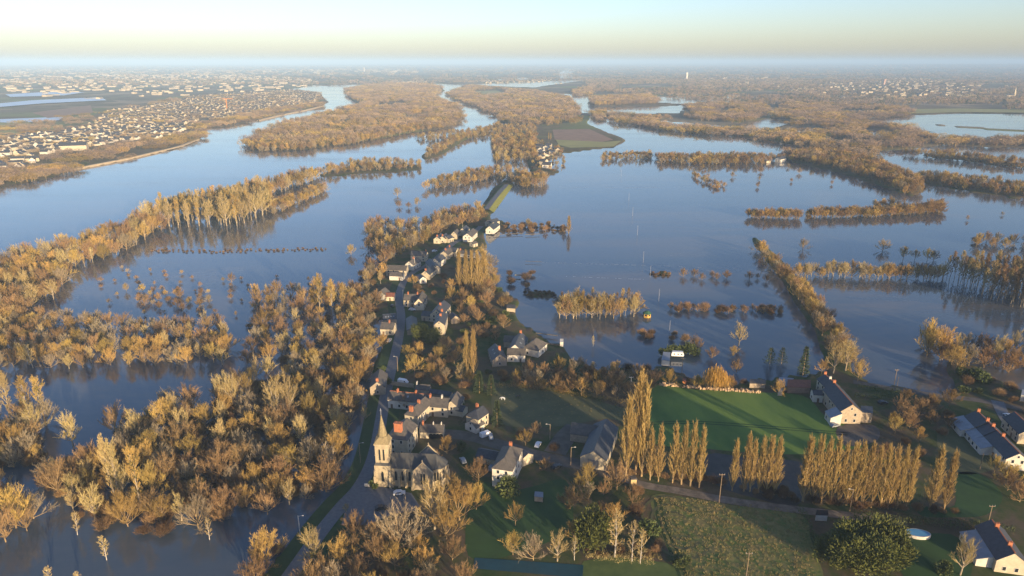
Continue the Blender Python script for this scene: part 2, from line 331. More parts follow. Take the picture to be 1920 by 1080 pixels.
def grow(seed, h, spread, clear=0.25, limbs=8, steep=(25, 75), l2=7, l3=7, l4=5, tw=0.075, leader=False, up=0.08, upt=0.15, llen=0.55, mist=0, r0=None, tl=1.0):
    """trunk mesh-builder and crown mesh-builder of one leafless tree, base at the origin"""
    r = random.Random(seed); T, Cn, M = MB(), MB(), MB()
    r0 = r0 or h * 0.018
    top = h * (0.93 if leader else clear + 0.22)
    tp = limb_path(Vector((0, 0, -0.6)), Vector((r.gauss(0, .04), r.gauss(0, .04), 1)), top, r, 6, 0.05, 0.15)
    tubes(T, tp, r0, r0 * (0.18 if leader else 0.5), 7)
    az = r.random() * 6.28
    for i in range(limbs):
        f = (i + 0.5) / limbs; az += 2.4 + r.gauss(0, .25)
        if leader: t = clear + (0.97 - clear) * f
        else: t = (clear / (clear + .22)) + (1 - clear / (clear + .22)) * f
        p, _ = along(tp, min(t, 0.99))
        el = R(steep[0] + (steep[1] - steep[0]) * (f ** 0.8) + r.gauss(0, 5))
        d = Vector((math.cos(az) * math.cos(el), math.sin(az) * math.cos(el), math.sin(el)))
        if leader:
            env = math.sin(math.pi * min(max(0.12 + 0.82 * f, 0), 1)) ** 0.8
            L = h * llen * (0.35 + 0.65 * env) * r.uniform(.85, 1.15)
        else: L = h * llen * r.uniform(.85, 1.12)
        L *= (spread if el < R(55) else 1)
        lp = limb_path(p, d, L, r, 5, 0.10, up)
        rl = r0 * (0.55 if not leader else 0.32) * r.uniform(.8, 1.1)
        tubes(T, lp, rl, rl * 0.25, 5)
        for j in range(l2):
            t2 = 0.22 + 0.78 * (j + r.random() * .8) / l2
            p2, d2 = along(lp, min(t2, 1)); d3 = (d2 + rv(r) * 0.75 + Vector((0, 0, upt))).normalized()
            L2 = L * 0.42 * (1.15 - 0.55 * t2) * r.uniform(.8, 1.2)
            bp_ = limb_path(p2, d3, L2, r, 3, 0.14, up)
            tubes(Cn, bp_, max(rl * 0.36, 0.045), 0.025, 3)
            for k in range(l3):
                t3 = 0.15 + 0.85 * (k + r.random()) / l3
                p3, d4 = along(bp_, min(t3, 1)); d5 = (d4 + rv(r) * 0.7 + Vector((0, 0, upt))).normalized()
                L3 = L2 * 0.5 * r.uniform(.6, 1.2) * tl
                sliver(Cn, p3, d5, L3, tw * 1.4, r)
                for m_ in range(l4):
                    p4 = p3 + d5 * (L3 * r.uniform(.15, .95)); d6 = (d5 + rv(r) * 0.65 + Vector((0, 0, upt))).normalized()
                    sliver(Cn, p4, d6, L3 * r.uniform(.45, .9), tw, r)
            if mist and r.random() < mist:
                c = p2; rad = r.uniform(0.45, 0.9)
                for k in range(46):
                    dd = rv(r); sliver(M, c + dd * rad * r.random() ** .33, rv(r), 0.55, 0.32, r)
    return T, Cn, M
def poplar(seed, h, wid, n=70, l2=9, l3=8):
    r = random.Random(seed); T, Cn = MB(), MB(); r0 = h * 0.016
    tp = limb_path(Vector((0, 0, -0.4)), Vector((r.gauss(0, .02), r.gauss(0, .02), 1)), h, r, 8, 0.025, 0.3); tubes(T, tp, r0, 0.05, 6)
    az = r.random() * 6
    for i in range(n):
        f = (i + .5) / n; t = 0.05 + 0.86 * f; az += 2.4 + r.gauss(0, .3); p, _ = along(tp, t)
        L = min(h * (0.10 + 0.17 * (1 - t)) * r.uniform(.8, 1.15), h * (1.0 - t) * .9 + .8); te = min(t + L / h, 1)
        env = min(1, (te + .02) / .34) ** .8 * (1 - max(0, te - .34) / .70) ** .75
        reach = wid * 0.5 * max(env, .05) * r.uniform(.6, 1.12); el = math.atan2(L, reach * 1.05)
        d = Vector((math.cos(az) * math.cos(el - .12), math.sin(az) * math.cos(el - .12), math.sin(el - .12)))
        lp = limb_path(p, d, L, r, 4, 0.05, 0.16); tubes(T if i % 3 == 0 else Cn, lp, r0 * .22, 0.03, 4)
        for j in range(l2):
            p2, d2 = along(lp, 0.12 + .88 * (j + r.random()) / l2); d3 = (d2 + rv(r) * 0.38 + Vector((0, 0, .35))).normalized()
            L2 = h * 0.062 * r.uniform(.6, 1.3)
            sliver(Cn, p2, d3, L2, 0.12, r)
            for k in range(l3):
                p3 = p2 + d3 * L2 * r.random(); d4 = (d3 + rv(r) * 0.45 + Vector((0, 0, .3))).normalized()
                sliver(Cn, p3, d4, L2 * r.uniform(.4, .9), 0.085, r)
    return T, Cn, MB()
def conifer(seed, h, wid, whorls=20, per=9, drop=-0.12, dense=14, sw=0.34):
    r = random.Random(seed); T, Cn = MB(), MB()
    T.tube((0, 0, -.4), (0, 0, h * .96), h * .018, .03, 7, cap=False)
    for i in range(whorls):
        t = 0.08 + 0.9 * i / whorls; env = (1 - t) ** .8 * wid * .5 + .15
        for j in range(per):
            az = 6.283 * (j + r.random() * .7) / per + i * .5; L = env * r.uniform(.75, 1.15)
            p = Vector((0, 0, h * t + r.gauss(0, .1))); d = Vector((math.cos(az), math.sin(az), drop + .35 * t))
            lp = limb_path(p, d, L, r, 3, .06, .02)
            for k in range(dense):
                p2, d2 = along(lp, r.uniform(.15, 1)); sliver(Cn, p2, (d2 + rv(r) * .55 + Vector((0, 0, -.05))).normalized(), r.uniform(.5, 1.0) * (0.5 + h * .025), sw, r)
    return T, Cn, MB()
def bushy(seed, w, h, n=900, sw=0.3, sl=0.7, upb=0.5, lobes=9):
    """leafy or twiggy mound: slivers spread through several uneven lobes"""
    r = random.Random(seed); Cn = MB(); L = []
    for i in range(lobes):
        a = r.random() * 6.28; d = r.random() ** .6 * w * .32
        L.append((Vector((math.cos(a) * d, math.sin(a) * d, h * r.uniform(.3, .66))), w * r.uniform(.16, .3), h * r.uniform(.22, .36)))
    for i in range(n):
        c, a, b_ = L[r.randrange(lobes)]; dd = rv(r); k = r.random() ** .28
        p = c + Vector((dd.x * a * k, dd.y * a * k, dd.z * b_ * k)); p.z = max(p.z, 0.05)
        d = (Vector((dd.x, dd.y, dd.z * .6)) + rv(r) * .6 + Vector((0, 0, upb))).normalized()
        sliver(Cn, p, d, sl * r.uniform(.6, 1.3), sw, r)
    T = MB()
    for i in range(5):
        c, a, b_ = L[i % lobes]; T.tube((0, 0, -.3), c, .1, .04, 4, cap=False)
    return T, Cn, MB()
def weeping(seed, h, wid):
    r = random.Random(seed); T, Cn, _ = grow(seed, h, 1.0, .22, 9, (35, 80), 6, 3, 2, .08, llen=.5)
    C2 = MB(); C2.v, C2.f, C2.m = list(Cn.v), list(Cn.f), list(Cn.m)
    for i in range(520):
        a = r.random() * 6.28; d = wid * .5 * r.random() ** .5; z = h * (0.98 - 0.42 * (d / (wid * .5)) ** 2) * r.uniform(.8, 1)
        p = Vector((math.cos(a) * d, math.sin(a) * d, z)); L = r.uniform(.25, .6) * z
        for k in range(3):
            p2 = p + Vector((r.gauss(0, .7), r.gauss(0, .7), r.gauss(0, .8))); sliver(C2, p2, Vector((math.cos(a) * .12, math.sin(a) * .12, -1)).normalized(), L, .12, r)
    return T, C2, MB()

PROTO = {}      # kind -> list of dict(trunk mesh, crown mesh, mist mesh, joined mesh, height)
def reg(kind, gen, bark, twig, h):
    T, Cn, M = gen
    d = {'h': h, 'trunk': T.mesh('trunk', bark), 'crown': Cn.mesh('crown', twig), 'mist': M.mesh('mistletoe', MISTLE) if M.v else None}
    J = MB(); J.add(T.v, T.f, 0); J.add(Cn.v, Cn.f, 1)
    if M.v: J.add(M.v, M.f, 2)
    d['all'] = J.mesh(kind, [bark, twig, MISTLE]); PROTO.setdefault(kind, []).append(d)
for s in range(4): reg('oak', grow(10 + s, 12, 1.0, (.12, .17, .22, .10)[s], 13, (8, 84), 9, 8, (4, 2, 3, 2)[s], (.062, .070, .064, .072)[s], llen=.54, up=.11, upt=.28), BARK, (TWIG, TWIG_BROWN, TWIG, TWIG_GREY)[s], 12)
for s in range(2): reg('oak_red', grow(20 + s, 11, 1.0, .10, 13, (8, 84), 9, 8, 4, .062, llen=.54, up=.1, upt=.25), BARK, TWIG_RED, 11)
for s in range(3): reg('pale', grow(30 + s, 16, .8, .2, 12, (24, 84), 8, 8, 4, .06, llen=.46, upt=.3, r0=.34, mist=(0, .09, 0)[s]), BARK_PALE, TWIG_PALE, 16)
for s in range(3): reg('tall', grow(40 + s, 26, .62, .22, 22, (42, 80), 7, 7, 4, .085, leader=True, llen=.26, up=.1, upt=.3, mist=(.0, .07, .02)[s], r0=.36), BARK_PALE, TWIG_PALE if s == 0 else TWIG, 26)
for s in range(2): reg('birch', grow(50 + s, 14, .7, .2, 18, (35, 75), 6, 6, 4, .07, leader=True, llen=.26, up=.06, upt=.0, r0=.2), BARK_BIRCH, TWIG_PALE, 14)
for s in range(2): reg('stem', grow(60 + s, 18, .7, .28, 22, (40, 78), 6, 7, 4, .08, leader=True, llen=.21, up=.1, upt=.3, r0=.17), BARK_PALE, TWIG_PALE if s else TWIG_RED, 18)
for s in range(3): reg('poplar', poplar(70 + s, 25, (5.8, 4.8, 6.4)[s]), BARK, TWIG_POP, 25)
for s in range(2): reg('conifer', conifer(80 + s, 14, 7.0), BARK, NEEDLE, 14)
reg('pine', conifer(85, 12, 9, 11, 7, .1, 16, .4), BARK, NEEDLE, 12)
for s in range(3): reg('bush', bushy(90 + s, 5.5, 3.6, 1300, .09, 1.5, 1.3, 12), BARK, TWIG_RED if s == 1 else BRUSH, 3.2)
for s in range(2): reg('evergreen', bushy(95 + s, 5, 3.6, 1300, .34, .55, .2), BARK, LEAF, 3.6)
for s in range(2): reg('cypress', bushy(101 + s, 13, 12, 5200, .42, .95, .7, 26), BARK, NEEDLE_Y, 12)
reg('willow', weeping(110, 11, 9.5), BARK, TWIG_GOLD, 11)
for s in range(3):
    q = MB(); r_ = random.Random(300 + s)
    for k in range(34):
        a = r_.random() * 6.28; d = .45 * r_.random() ** .5; sliver(q, Vector((math.cos(a) * d, math.sin(a) * d, 0)), Vector((math.cos(a) * .5, math.sin(a) * .5, 1)).normalized(), r_.uniform(.4, 1.0), .16, r_)
    PROTO.setdefault('tussock', []).append({'h': 1, 'all': q.mesh('tussock', mat('tussock_straw', (.34, .255, .11), (.17, .16, .05), .15, .95, vary=.2))})
# light versions for the far woods: whole patches of small trees
def patch(seed, size, n, hr, twig_n, tw, conf=0):
    r = random.Random(seed); J = MB(); 
    for i in range(n):
        x, y = r.uniform(-.5, .5) * size, r.uniform(-.5, .5) * size; h = r.uniform(*hr); wd = h * r.uniform(.3, .46); mi = 1 if r.random() > conf else 2
        J.tube((x, y, -.5), (x, y, h * .5), .25, .1, 3, 0, cap=False)
        for k in range(twig_n):
            dd = rv(r); kk = r.random() ** .3; p = Vector((x + dd.x * wd * kk, y + dd.y * wd * kk, h * .58 + dd.z * h * .38 * kk))
            sliver(J, p, (Vector((dd.x, dd.y, .5)) + rv(r) * .5).normalized(), h * .17, tw, r, mi)
    return J
for s in range(3): PROTO.setdefault('patch', []).append({'h': 12, 'all': patch(200 + s, 42, 17, (8, 15), 180, .42, .04).mesh('patch', [BARK, (TWIG_FAR, TWIG_FAR2, TWIG)[s], NEEDLE])})
for s in range(2): PROTO.setdefault('patch_far', []).append({'h': 12, 'all': patch(210 + s, 110, 26, (9, 16), 46, 1.6, .15).mesh('patch_far', [BARK, (TWIG_FAR, TWIG_FAR2)[s], NEEDLE])})
# ------------------------------------------------------------------ roads, yards and fields: thin sheets on the dry ground
ASPH = mat('asphalt', (0.155, 0.155, 0.16), (0.10, 0.10, 0.105), 0.8, 0.85, 8)
TRACK = mat('gravel_track', (0.20, 0.165, 0.125), (0.095, 0.08, 0.062), 0.35, 0.95, 8, lo=.35, hi=.65)
MUD = mat('dark_mud', (0.060, 0.050, 0.042), (0.028, 0.025, 0.023), 0.25, 0.6, 8, bump=.2)
YARD = mat('yard_gravel', (0.13, 0.11, 0.09), (0.07, 0.06, 0.05), 0.25, 0.95, 8)
GREEN = mat('winter_wheat', (0.120, 0.190, 0.030), (0.060, 0.120, 0.020), 0.05, 0.9, 10, stretch=(1, .4, 1), lo=.36, hi=.62)
LAWN = mat('lawn_dark', (0.036, 0.078, 0.017), (0.026, 0.056, 0.014), 0.15, 0.9, 8)
PADDOCK = mat('paddock_grass', (0.115, 0.110, 0.048), (0.070, 0.076, 0.032), 0.12, 0.95, 8)
ROUGH = mat('rough_grass', (0.20, 0.165, 0.06), (0.085, 0.125, 0.028), 0.35, 0.95, 9, lo=.38, hi=.62, bump=.3)
VERGE = mat('verge_grass', (0.040, 0.070, 0.017), (0.026, 0.046, 0.013), 0.3, 0.95, 8)
PLOUGH = mat('ploughed_soil', (0.32, 0.20, 0.125), (0.22, 0.14, 0.09), 0.05, 0.95, 6)
PASTURE = mat('far_pasture', (0.33, 0.30, 0.10), (0.25, 0.24, 0.085), 0.02, 0.95, 5)
TEAL = mat('teal_sheet', (0.016, 0.060, 0.072), (0.011, 0.042, 0.052), 0.3, 0.5, 5)
PAINT_W = mat('road_paint', (0.62, 0.62, 0.60), (0.4, 0.4, 0.38), 1.2, 0.7)
GLASSH = mat('greenhouse_roof', (0.50, 0.55, 0.62), (0.36, 0.42, 0.50), 0.02, 0.35)
def sheet(name, poly, m, z, label, sm=0, kind='structure'):
    pts = [G(x, y, LZ) for x, y in poly]
    if sm: pts = smooth_poly(pts, sm, True)
    cc = sum(pts, Vector()) / len(pts)
    if cc.y > 1400: z += max([ground_z(p.x, p.y) for p in pts] + [ground_z((p.x + cc.x) / 2, (p.y + cc.y) / 2) for p in pts] + [ground_z(cc.x, cc.y)]) - LZ
    me = bpy.data.meshes.new(name); me.from_pydata([(p.x, p.y, LZ + z) for p in pts], [], [tuple(range(len(pts)))])
    if me.polygons[0].normal.z < 0: me.flip_normals()
    me.materials.append(m); return tag(link(me, name), label, kind=kind)
def ribbon(name, line, w, m, z, label, zend=None, sm=6, kerb=None):
    pts = smooth_poly([G(x, y, LZ) for x, y in line], sm); vs, fs = [], []
    for i, p in enumerate(pts):
        d = (pts[min(i + 1, len(pts) - 1)] - pts[max(i - 1, 0)]).normalized(); n = Vector((-d.y, d.x, 0)) * (w / 2)
        vs += [(p.x + n.x, p.y + n.y, LZ + z), (p.x - n.x, p.y - n.y, LZ + z)]
        if i: k = 2 * i; fs.append((k - 2, k - 1, k + 1, k))
    me = bpy.data.meshes.new(name); me.from_pydata(vs, [], fs)
    if me.polygons[0].normal.z < 0: me.flip_normals()
    me.materials.append(m); return tag(link(me, name), label, kind='structure')
MAIN = [(470,1180),(540,1085),(600,1000),(640,950),(672,915),(694,875),(706,835),(714,790),(722,745),(732,700),(742,660),(750,620),(752,590),(748,560),(756,530),(775,510),(800,498),(826,478),(852,455),(880,443),(902,424)]
ribbon('verge', MAIN, 15, VERGE, 0.03, 'grass verge beside the village road')
ribbon('road', MAIN, 5.2, ASPH, 0.07, 'grey asphalt village road past the church')
sheet('car_park', [(650,945),(668,922),(700,910),(772,925),(790,955),(735,965),(690,985),(640,985)], ASPH, 0.10, 'dark asphalt car park before the church')
ribbon('road', [(822,812),(880,818),(940,835),(1000,852),(1060,866),(1120,878),(1180,898)], 7, YARD, 0.09, 'gravelled lane from the church to the barn')
ribbon('path', [(1150,888),(1200,908),(1280,922),(1350,936),(1430,948),(1510,958),(1600,968),(1700,980)], 4.2, TRACK, 0.12, 'pale gravel track along the poplars')
ribbon('path', [(1080,800),(1060,820),(1040,850)], 9, YARD, 0.11, 'gravel yard before the barn')
sheet('yard', [(1325,852),(1400,858),(1500,866),(1515,900),(1495,948),(1420,935),(1335,905)], MUD, 0.05, 'dark muddy yard between the poplars and the green field', 3)
sheet('green_field', [(1216,726),(1300,730),(1400,735),(1505,742),(1545,778),(1590,800),(1625,835),(1560,846),(1480,852),(1330,842),(1212,822)], GREEN, 0.03, 'bright green winter field behind the poplars', 4)
sheet('paddock', [(930,726),(1000,730),(1080,742),(1165,764),(1200,770),(1200,800),(1140,785),(1060,798),(960,800),(925,780)], PADDOCK, 0.03, 'brown green paddock behind the barn', 4)
sheet('lawn', [(905,905),(935,912),(960,920),(1000,912),(1060,900),(1075,960),(1060,1000),(955,1042),(878,1042),(880,950)], LAWN, 0.03, 'dark lawn below the white house', 4)
sheet('rough_field', [(1222,930),(1280,932),(1380,948),(1500,965),(1520,1010),(1535,1130),(1300,1130),(1265,1060),(1232,980)], ROUGH, 0.03, 'rough tussocky field in front of the lane', 4)
sheet('lower_field', [(1095,1052),(1250,1056),(1275,1090),(1290,1180),(1080,1180)], mat('strip_grass', (0.105, 0.135, 0.034), (0.06, 0.09, 0.024), .25, .95, 8), 0.035, 'green strip of field at the bottom edge', 3)
sheet('right_field', [(1790,890),(1840,890),(1880,930),(1850,965),(1790,970),(1730,968),(1725,950),(1790,948)], LAWN, 0.03, 'dark green grass plot right of the last poplars', 4)
sheet('right_lawn', [(1760,800),(1800,805),(1850,840),(1880,870),(1820,890),(1765,870)], PADDOCK, 0.03, 'pale grass plot below the slate row', 3)
sheet('lawn', [(1740,1000),(1800,1010),(1820,1080),(1700,1090),(1690,1010)], LAWN, 0.032, 'garden lawn by the lower right house', 3)
sheet('teal_strip', [(890,1046),(1094,1060),(1092,1084),(888,1066)], TEAL, 0.08, 'long teal strip of water below the lawn')
sheet('yard', [(1570,800),(1640,798),(1645,826),(1585,836)], YARD, 0.06, 'brown earth yard before the slate farmhouse', 3)
ribbon('road', [(1600,716),(1680,730),(1760,742),(1830,750),(1920,768),(2050,800)], 4.5, YARD, 0.08, 'grey lane along the right flood edge')
ribbon('road', [(1870,752),(1880,775),(1895,800)], 5, ASPH, 0.09, 'short asphalt drive beside the slate row')
ribbon('field_track', [(1228,935),(1236,980),(1256,1030),(1285,1110)], 1.0, VERGE, 0.07, 'wheel rut along the rough field')
ribbon('field_track', [(1237,935),(1246,980),(1268,1030),(1298,1110)], 1.0, VERGE, 0.072, 'second wheel rut along the rough field')
for r_ in (5, 8.5, 12):
    c = G(1268, 985, LZ); vs, fs = [], []
    for i in range(29):
        a = 2 * math.pi * i / 36 + .6
        for q_ in (r_, r_ + .9): vs.append((c.x + q_ * math.cos(a) * .9, c.y + q_ * math.sin(a) * 1.3, LZ + .065 + r_ * .001))
        if i: k = 2 * i; fs.append((k - 2, k - 1, k + 1, k))
    me = bpy.data.meshes.new('field_track'); me.from_pydata(vs, [], fs); me.materials.append(PADDOCK); tag(link(me, 'field_track'), 'curved tractor track in the rough field', kind='structure')
sheet('ploughed_field', [(1036,243),(1105,242),(1150,262),(1130,266),(1040,262)], PLOUGH, 0.10, 'brown ploughed field amid the far flood')
sheet('far_field', [(1042,262),(1130,266),(1165,264),(1150,275),(1070,277),(1048,272)], PASTURE, 0.14, 'yellow green pasture before the ploughed field')
sheet('far_field', [(1640,206),(1800,204),(1920,206),(1920,212),(1800,211),(1700,214)], PASTURE, 0.2, 'green pasture beside the flooded field on the right')
sheet('far_field', [(870,172),(930,170),(955,176),(900,180)], PASTURE, 0.3, 'pale green pasture on the far bank')
sheet('far_field', [(0,225),(40,222),(60,232),(0,242)], PASTURE, 0.2, 'green field at the left edge of the far town')
sheet('far_field', [(0,246),(110,236),(130,242),(60,256),(0,262)], PASTURE, 0.2, 'green field before the far town')
sheet('ploughed_field', [(60,212),(170,198),(175,212),(90,222)], PLOUGH, 0.2, 'brown field left of the far town')
for poly, lb in [([(0,196),(60,190),(190,184),(200,190),(80,196),(0,203)], 'pale polytunnel roofs left of the far town'), ([(10,178),(80,174),(160,174),(120,180),(20,183)], 'distant pale greenhouse roofs at the left'), ([(0,224),(60,222),(120,219),(110,226),(30,231),(0,230)], 'narrow pale flooded strip before the far town')]:
    sheet('greenhouse_sheet', poly, GLASSH, 3.0 if 'roof' in lb else .3, lb)
# embanked causeway north of the village
q = MB(); a, b_ = G(912, 396, LZ), G(950, 347, LZ); d = (b_ - a).normalized(); n = Vector((-d.y, d.x, 0)); rows = []
for i in range(9):
    p = a + (b_ - a) * (i / 8); hh = 2.6 * (0.35 + .65 * math.sin(math.pi * min(1, .12 + i / 8)) ** .5)
    rows.append([(p + n * o) + Vector((0, 0, z_)) for o, z_ in ((8, -1.5), (2.8, hh), (-2.8, hh), (-8.5, -1.5))])
for i in range(8):
    for k, mi in ((0, 0), (1, 1), (2, 0)): q.add([rows[i][k], rows[i][k + 1], rows[i + 1][k + 1], rows[i + 1][k]], [(0, 1, 2, 3)], mi)
tag(q.build('causeway', [mat('causeway_grass', (0.20, 0.20, 0.04), (0.13, 0.14, 0.035), .3, .95), ASPH]), 'grassy embanked road rising from the flood north of the village', kind='structure')

ribbon('field_track', [(1218,792),(1300,790),(1400,796),(1500,804),(1590,812)], .7, LAWN, 0.06, 'tractor line across the green field')
ribbon('field_track', [(1218,796),(1300,794),(1400,800),(1500,808),(1590,816)], .7, LAWN, 0.06, 'second tractor line across the green field')

FOAM = mat('foam_line', (0.42, 0.45, 0.48), (0.25, 0.28, 0.31), .4, .6)
for ln_, lb in [([(1012,492),(1120,495),(1250,499),(1440,506)], 'thin pale foam line across the central flood'), ([(1055,518),(1130,521),(1210,524)], 'short pale foam line in the eastern flood'), ([(965,348),(1150,352),(1300,350)], 'faint foam line below the hamlet')]:
    P_ = smooth_poly([G(x, y, 0) for x, y in ln_], 30); vs, fs = [], []
    for a, b_ in zip(P_[:-1], P_[1:]):
        if random.random() < .45: continue
        k = len(vs); w_ = random.uniform(.15, .5); vs += [(a.x, a.y - w_, .02), (b_.x, b_.y - w_, .02), (b_.x, b_.y + w_, .02), (a.x, a.y + w_, .02)]; fs.append((k, k + 1, k + 2, k + 3))
    me = bpy.data.meshes.new('foam'); me.from_pydata(vs, [], fs); me.materials.append(FOAM); tag(link(me, 'foam'), lb, kind='stuff')
# ------------------------------------------------------------------ houses
WHITE = mat('white_render', (0.62, 0.58, 0.50), (0.43, 0.39, 0.32), 0.35, 0.85, 6, vary=.06)
CREAM = mat('cream_stone', (0.50, 0.43, 0.31), (0.33, 0.28, 0.20), 0.5, 0.9, 8, vary=.1)
TAN = mat('tan_stone', (0.38, 0.31, 0.22), (0.24, 0.19, 0.14), 0.9, 0.9, 9, vary=.1)
SLATE = mat('slate_roof', (0.060, 0.064, 0.075), (0.034, 0.037, 0.044), 0.9, 0.55, 8, vary=.12)
SLATE_W = mat('weathered_slate', (0.115, 0.100, 0.086), (0.060, 0.056, 0.052), 0.7, 0.7, 9, vary=.12)
ZINC = mat('pale_metal_roof', (0.22, 0.24, 0.27), (0.165, 0.18, 0.20), 0.6, 0.5, 5)
RUST = mat('red_tile_roof', (0.23, 0.085, 0.050), (0.13, 0.055, 0.036), 0.9, 0.8, 8)
BRICK = mat('chimney_brick', (0.42, 0.16, 0.075), (0.28, 0.10, 0.05), 1.2, 0.9, 8)
FRAME = mat('window_frame', (0.62, 0.60, 0.56), None, 1, .6)
PANE = mat('window_glass', (0.022, 0.026, 0.032), (0.016, 0.02, 0.024), .5, .12, spec=.5)
DOORM = mat('door_paint', (0.16, 0.10, 0.07), (0.10, 0.07, 0.05), 1, .6)
METAL = mat('grey_metal', (0.35, 0.35, 0.36), None, 1, .5)
WOODP = mat('pole_wood', (0.26, 0.19, 0.12), (0.17, 0.125, 0.08), 1.5, .9)
CONC = mat('pale_concrete', (0.55, 0.51, 0.45), (0.42, 0.39, 0.34), 1.0, .9)
SHARE = {}; HPTS = [(0, 0, 1)]
def bxmesh(key, d, m):
    if key not in SHARE:
        q = MB(); q.box((0, 0, 0), d); SHARE[key] = q.mesh(key[0], m)
    return SHARE[key]
def window(par, x, y, z, rz, w_=1.0, h_=1.35):
    o = link(bxmesh(('window', w_, h_), (w_ + .22, .10, h_ + .22), FRAME), 'window', par, (x, y, z), rz)
    link(bxmesh(('pane', w_, h_), (w_, .16, h_), PANE), 'pane', o)
def gable_roof(L, W, ev, rz, oh, th, hipA, hipB, mi=0):
    """roof slab with thickness, local x along the ridge"""
    q = MB(); hw = W / 2 + oh; sl = (rz - ev) / (W / 2); ze = ev - oh * sl
    xa = -L / 2 - (oh if not hipA else oh); xb = L / 2 + oh; ra = -L / 2 + (W / 2 * .9 if hipA else -oh); rb = L / 2 - (W / 2 * .9 if hipB else -oh)
    top = [(xa, -hw, ze), (xb, -hw, ze), (xb, hw, ze), (xa, hw, ze), (ra, 0, rz), (rb, 0, rz)]
    up = [(x, y, z + th) for x, y, z in top]; vs = top + up
    fs = [(6, 7, 11, 10), (8, 9, 10, 11), (0, 4, 5, 1), (2, 5, 4, 3), (0, 1, 7, 6), (2, 3, 9, 8)]
    fs += [(9, 6, 10), (0, 3, 4), (3, 0, 6, 9)] if hipA else [(0, 6, 10, 4), (4, 10, 9, 3)]
    fs += [(7, 8, 11), (2, 1, 5), (1, 2, 8, 7)] if hipB else [(1, 5, 11, 7), (5, 2, 8, 11)]
    q.add(vs, fs, mi); return q
def house(label, A, B, rz, ev, W, wall=CREAM, roof=SLATE, hip=(0, 0), chim=(), win=True, name='house', skyl=0, ext=(0, 0), cat='house', door=True, ridge=False, side=None, base=None):
    g = LZ if base is None else base
    pa, pb = G(A[0], A[1], g + rz), G(B[0], B[1], g + rz); d = (pb - pa).normalized()
    if hip[0]: pa = pa - d * W * .45
    if hip[1]: pb = pb + d * W * .45
    pa = pa - d * ext[0]; pb = pb + d * ext[1]
    c = (pa + pb) / 2; L = (pb - pa).length; ang = math.atan2(d.y, d.x)
    e = empty(name, (c.x, c.y, g), ang); tag(e, label, cat); HPTS.append((c.x, c.y, max(L, W) * .5 + 3.5)); HPTS.append((c.x, c.y - 7, max(L, W) * .4 + 3))
    q = MB(); hl, hw = L / 2, W / 2
    vs = [(-hl, -hw, -.4), (hl, -hw, -.4), (hl, hw, -.4), (-hl, hw, -.4), (-hl, -hw, ev), (hl, -hw, ev), (hl, hw, ev), (-hl, hw, ev)]
    fs = [(0, 1, 5, 4), (2, 3, 7, 6), (4, 5, 6, 7)]
    if not hip[0]: vs.append((-hl, 0, rz)); fs.append((3, 0, 4, len(vs) - 1, 7))
    else: fs.append((3, 0, 4, 7))
    if not hip[1]: vs.append((hl, 0, rz)); fs.append((1, 2, 6, len(vs) - 1, 5))
    else: fs.append((1, 2, 6, 5))
    if hip[0] or hip[1]: pass
    q.add(vs, fs); q.build('wall', wall, e)
    rf = gable_roof(L, W, ev, rz, .28, .16, *hip).build('roof', roof, e)
    if ridge:
        q = MB(); q.box((0, 0, rz + .2), (L + .3 - (W * .9 if hip[0] else 0) - (W * .9 if hip[1] else 0), .35, .16)); q.build('ridge_tiles', BRICK, rf)
    for ch in chim:
        t, off = ch[0], (ch[1] if len(ch) > 1 else 0); big = ch[2] if len(ch) > 2 else 1.0
        x = -hl + L * t; zt = rz + 1.2 * big; y = off * hw; q = MB()
        zb = rz - abs(off) * (rz - ev) - .6; q.box((x, y, (zb + zt) / 2), (.65 * big, 1.15 * big, zt - zb)); q.box((x, y, zt + .08), (.8 * big, 1.3 * big, .16))
        for s in (-.3, .3): q.tube((x, y + s * big, zt + .1), (x, y + s * big, zt + .55), .13, .11, 6)
        q.build('chimney', BRICK if big >= 1 else CONC, rf)
    for k in range(skyl):
        x = -hl + L * (k + 1) / (skyl + 1); t = .5; y = -hw * (1 - t); z = ev + (rz - ev) * t + .22
        o = link(bxmesh(('skylight',), (.8, 1.1, .1), ZINC), 'skylight', rf, (x, y, z)); o.rotation_euler.x = math.atan2(rz - ev, hw)
    if win:
        st = 1 if ev < 4.3 else (2 if ev < 7.0 else 3); n = max(1, int(L / 3.3))
        for s in (-1, 1):
            dk = random.randrange(n)
            for k in range(n):
                x = -hl + L * (k + .5) / n
                for f in range(st):
                    zc = 1.55 + f * (ev - .4) / st
                    if f == 0 and k == dk and door:
                        link(bxmesh(('door',), (1.0, .14, 2.1), DOORM), 'door', e, (x, s * (hw + .02), 1.05), 0)
                    elif random.random() < .85: window(e, x, s * (hw + .02), zc, 0)
        for s, hp in ((-1, hip[0]), (1, hip[1])):
            ng = 2 if W > 7.5 else 1
            for f in range(st + (0 if hp or rz - ev < 2.2 else 1)):
                zc = 1.55 + f * (ev - .4) / st; kk = ng if f < st else 1
                for k in range(kk):
                    if random.random() < .7: window(e, s * (hl + .02), (-hw + W * (k + .5) / kk) * .8, min(zc, rz - 1.2), math.pi / 2, .9 if f < st else .7, 1.3 if f < st else .9)
    return e
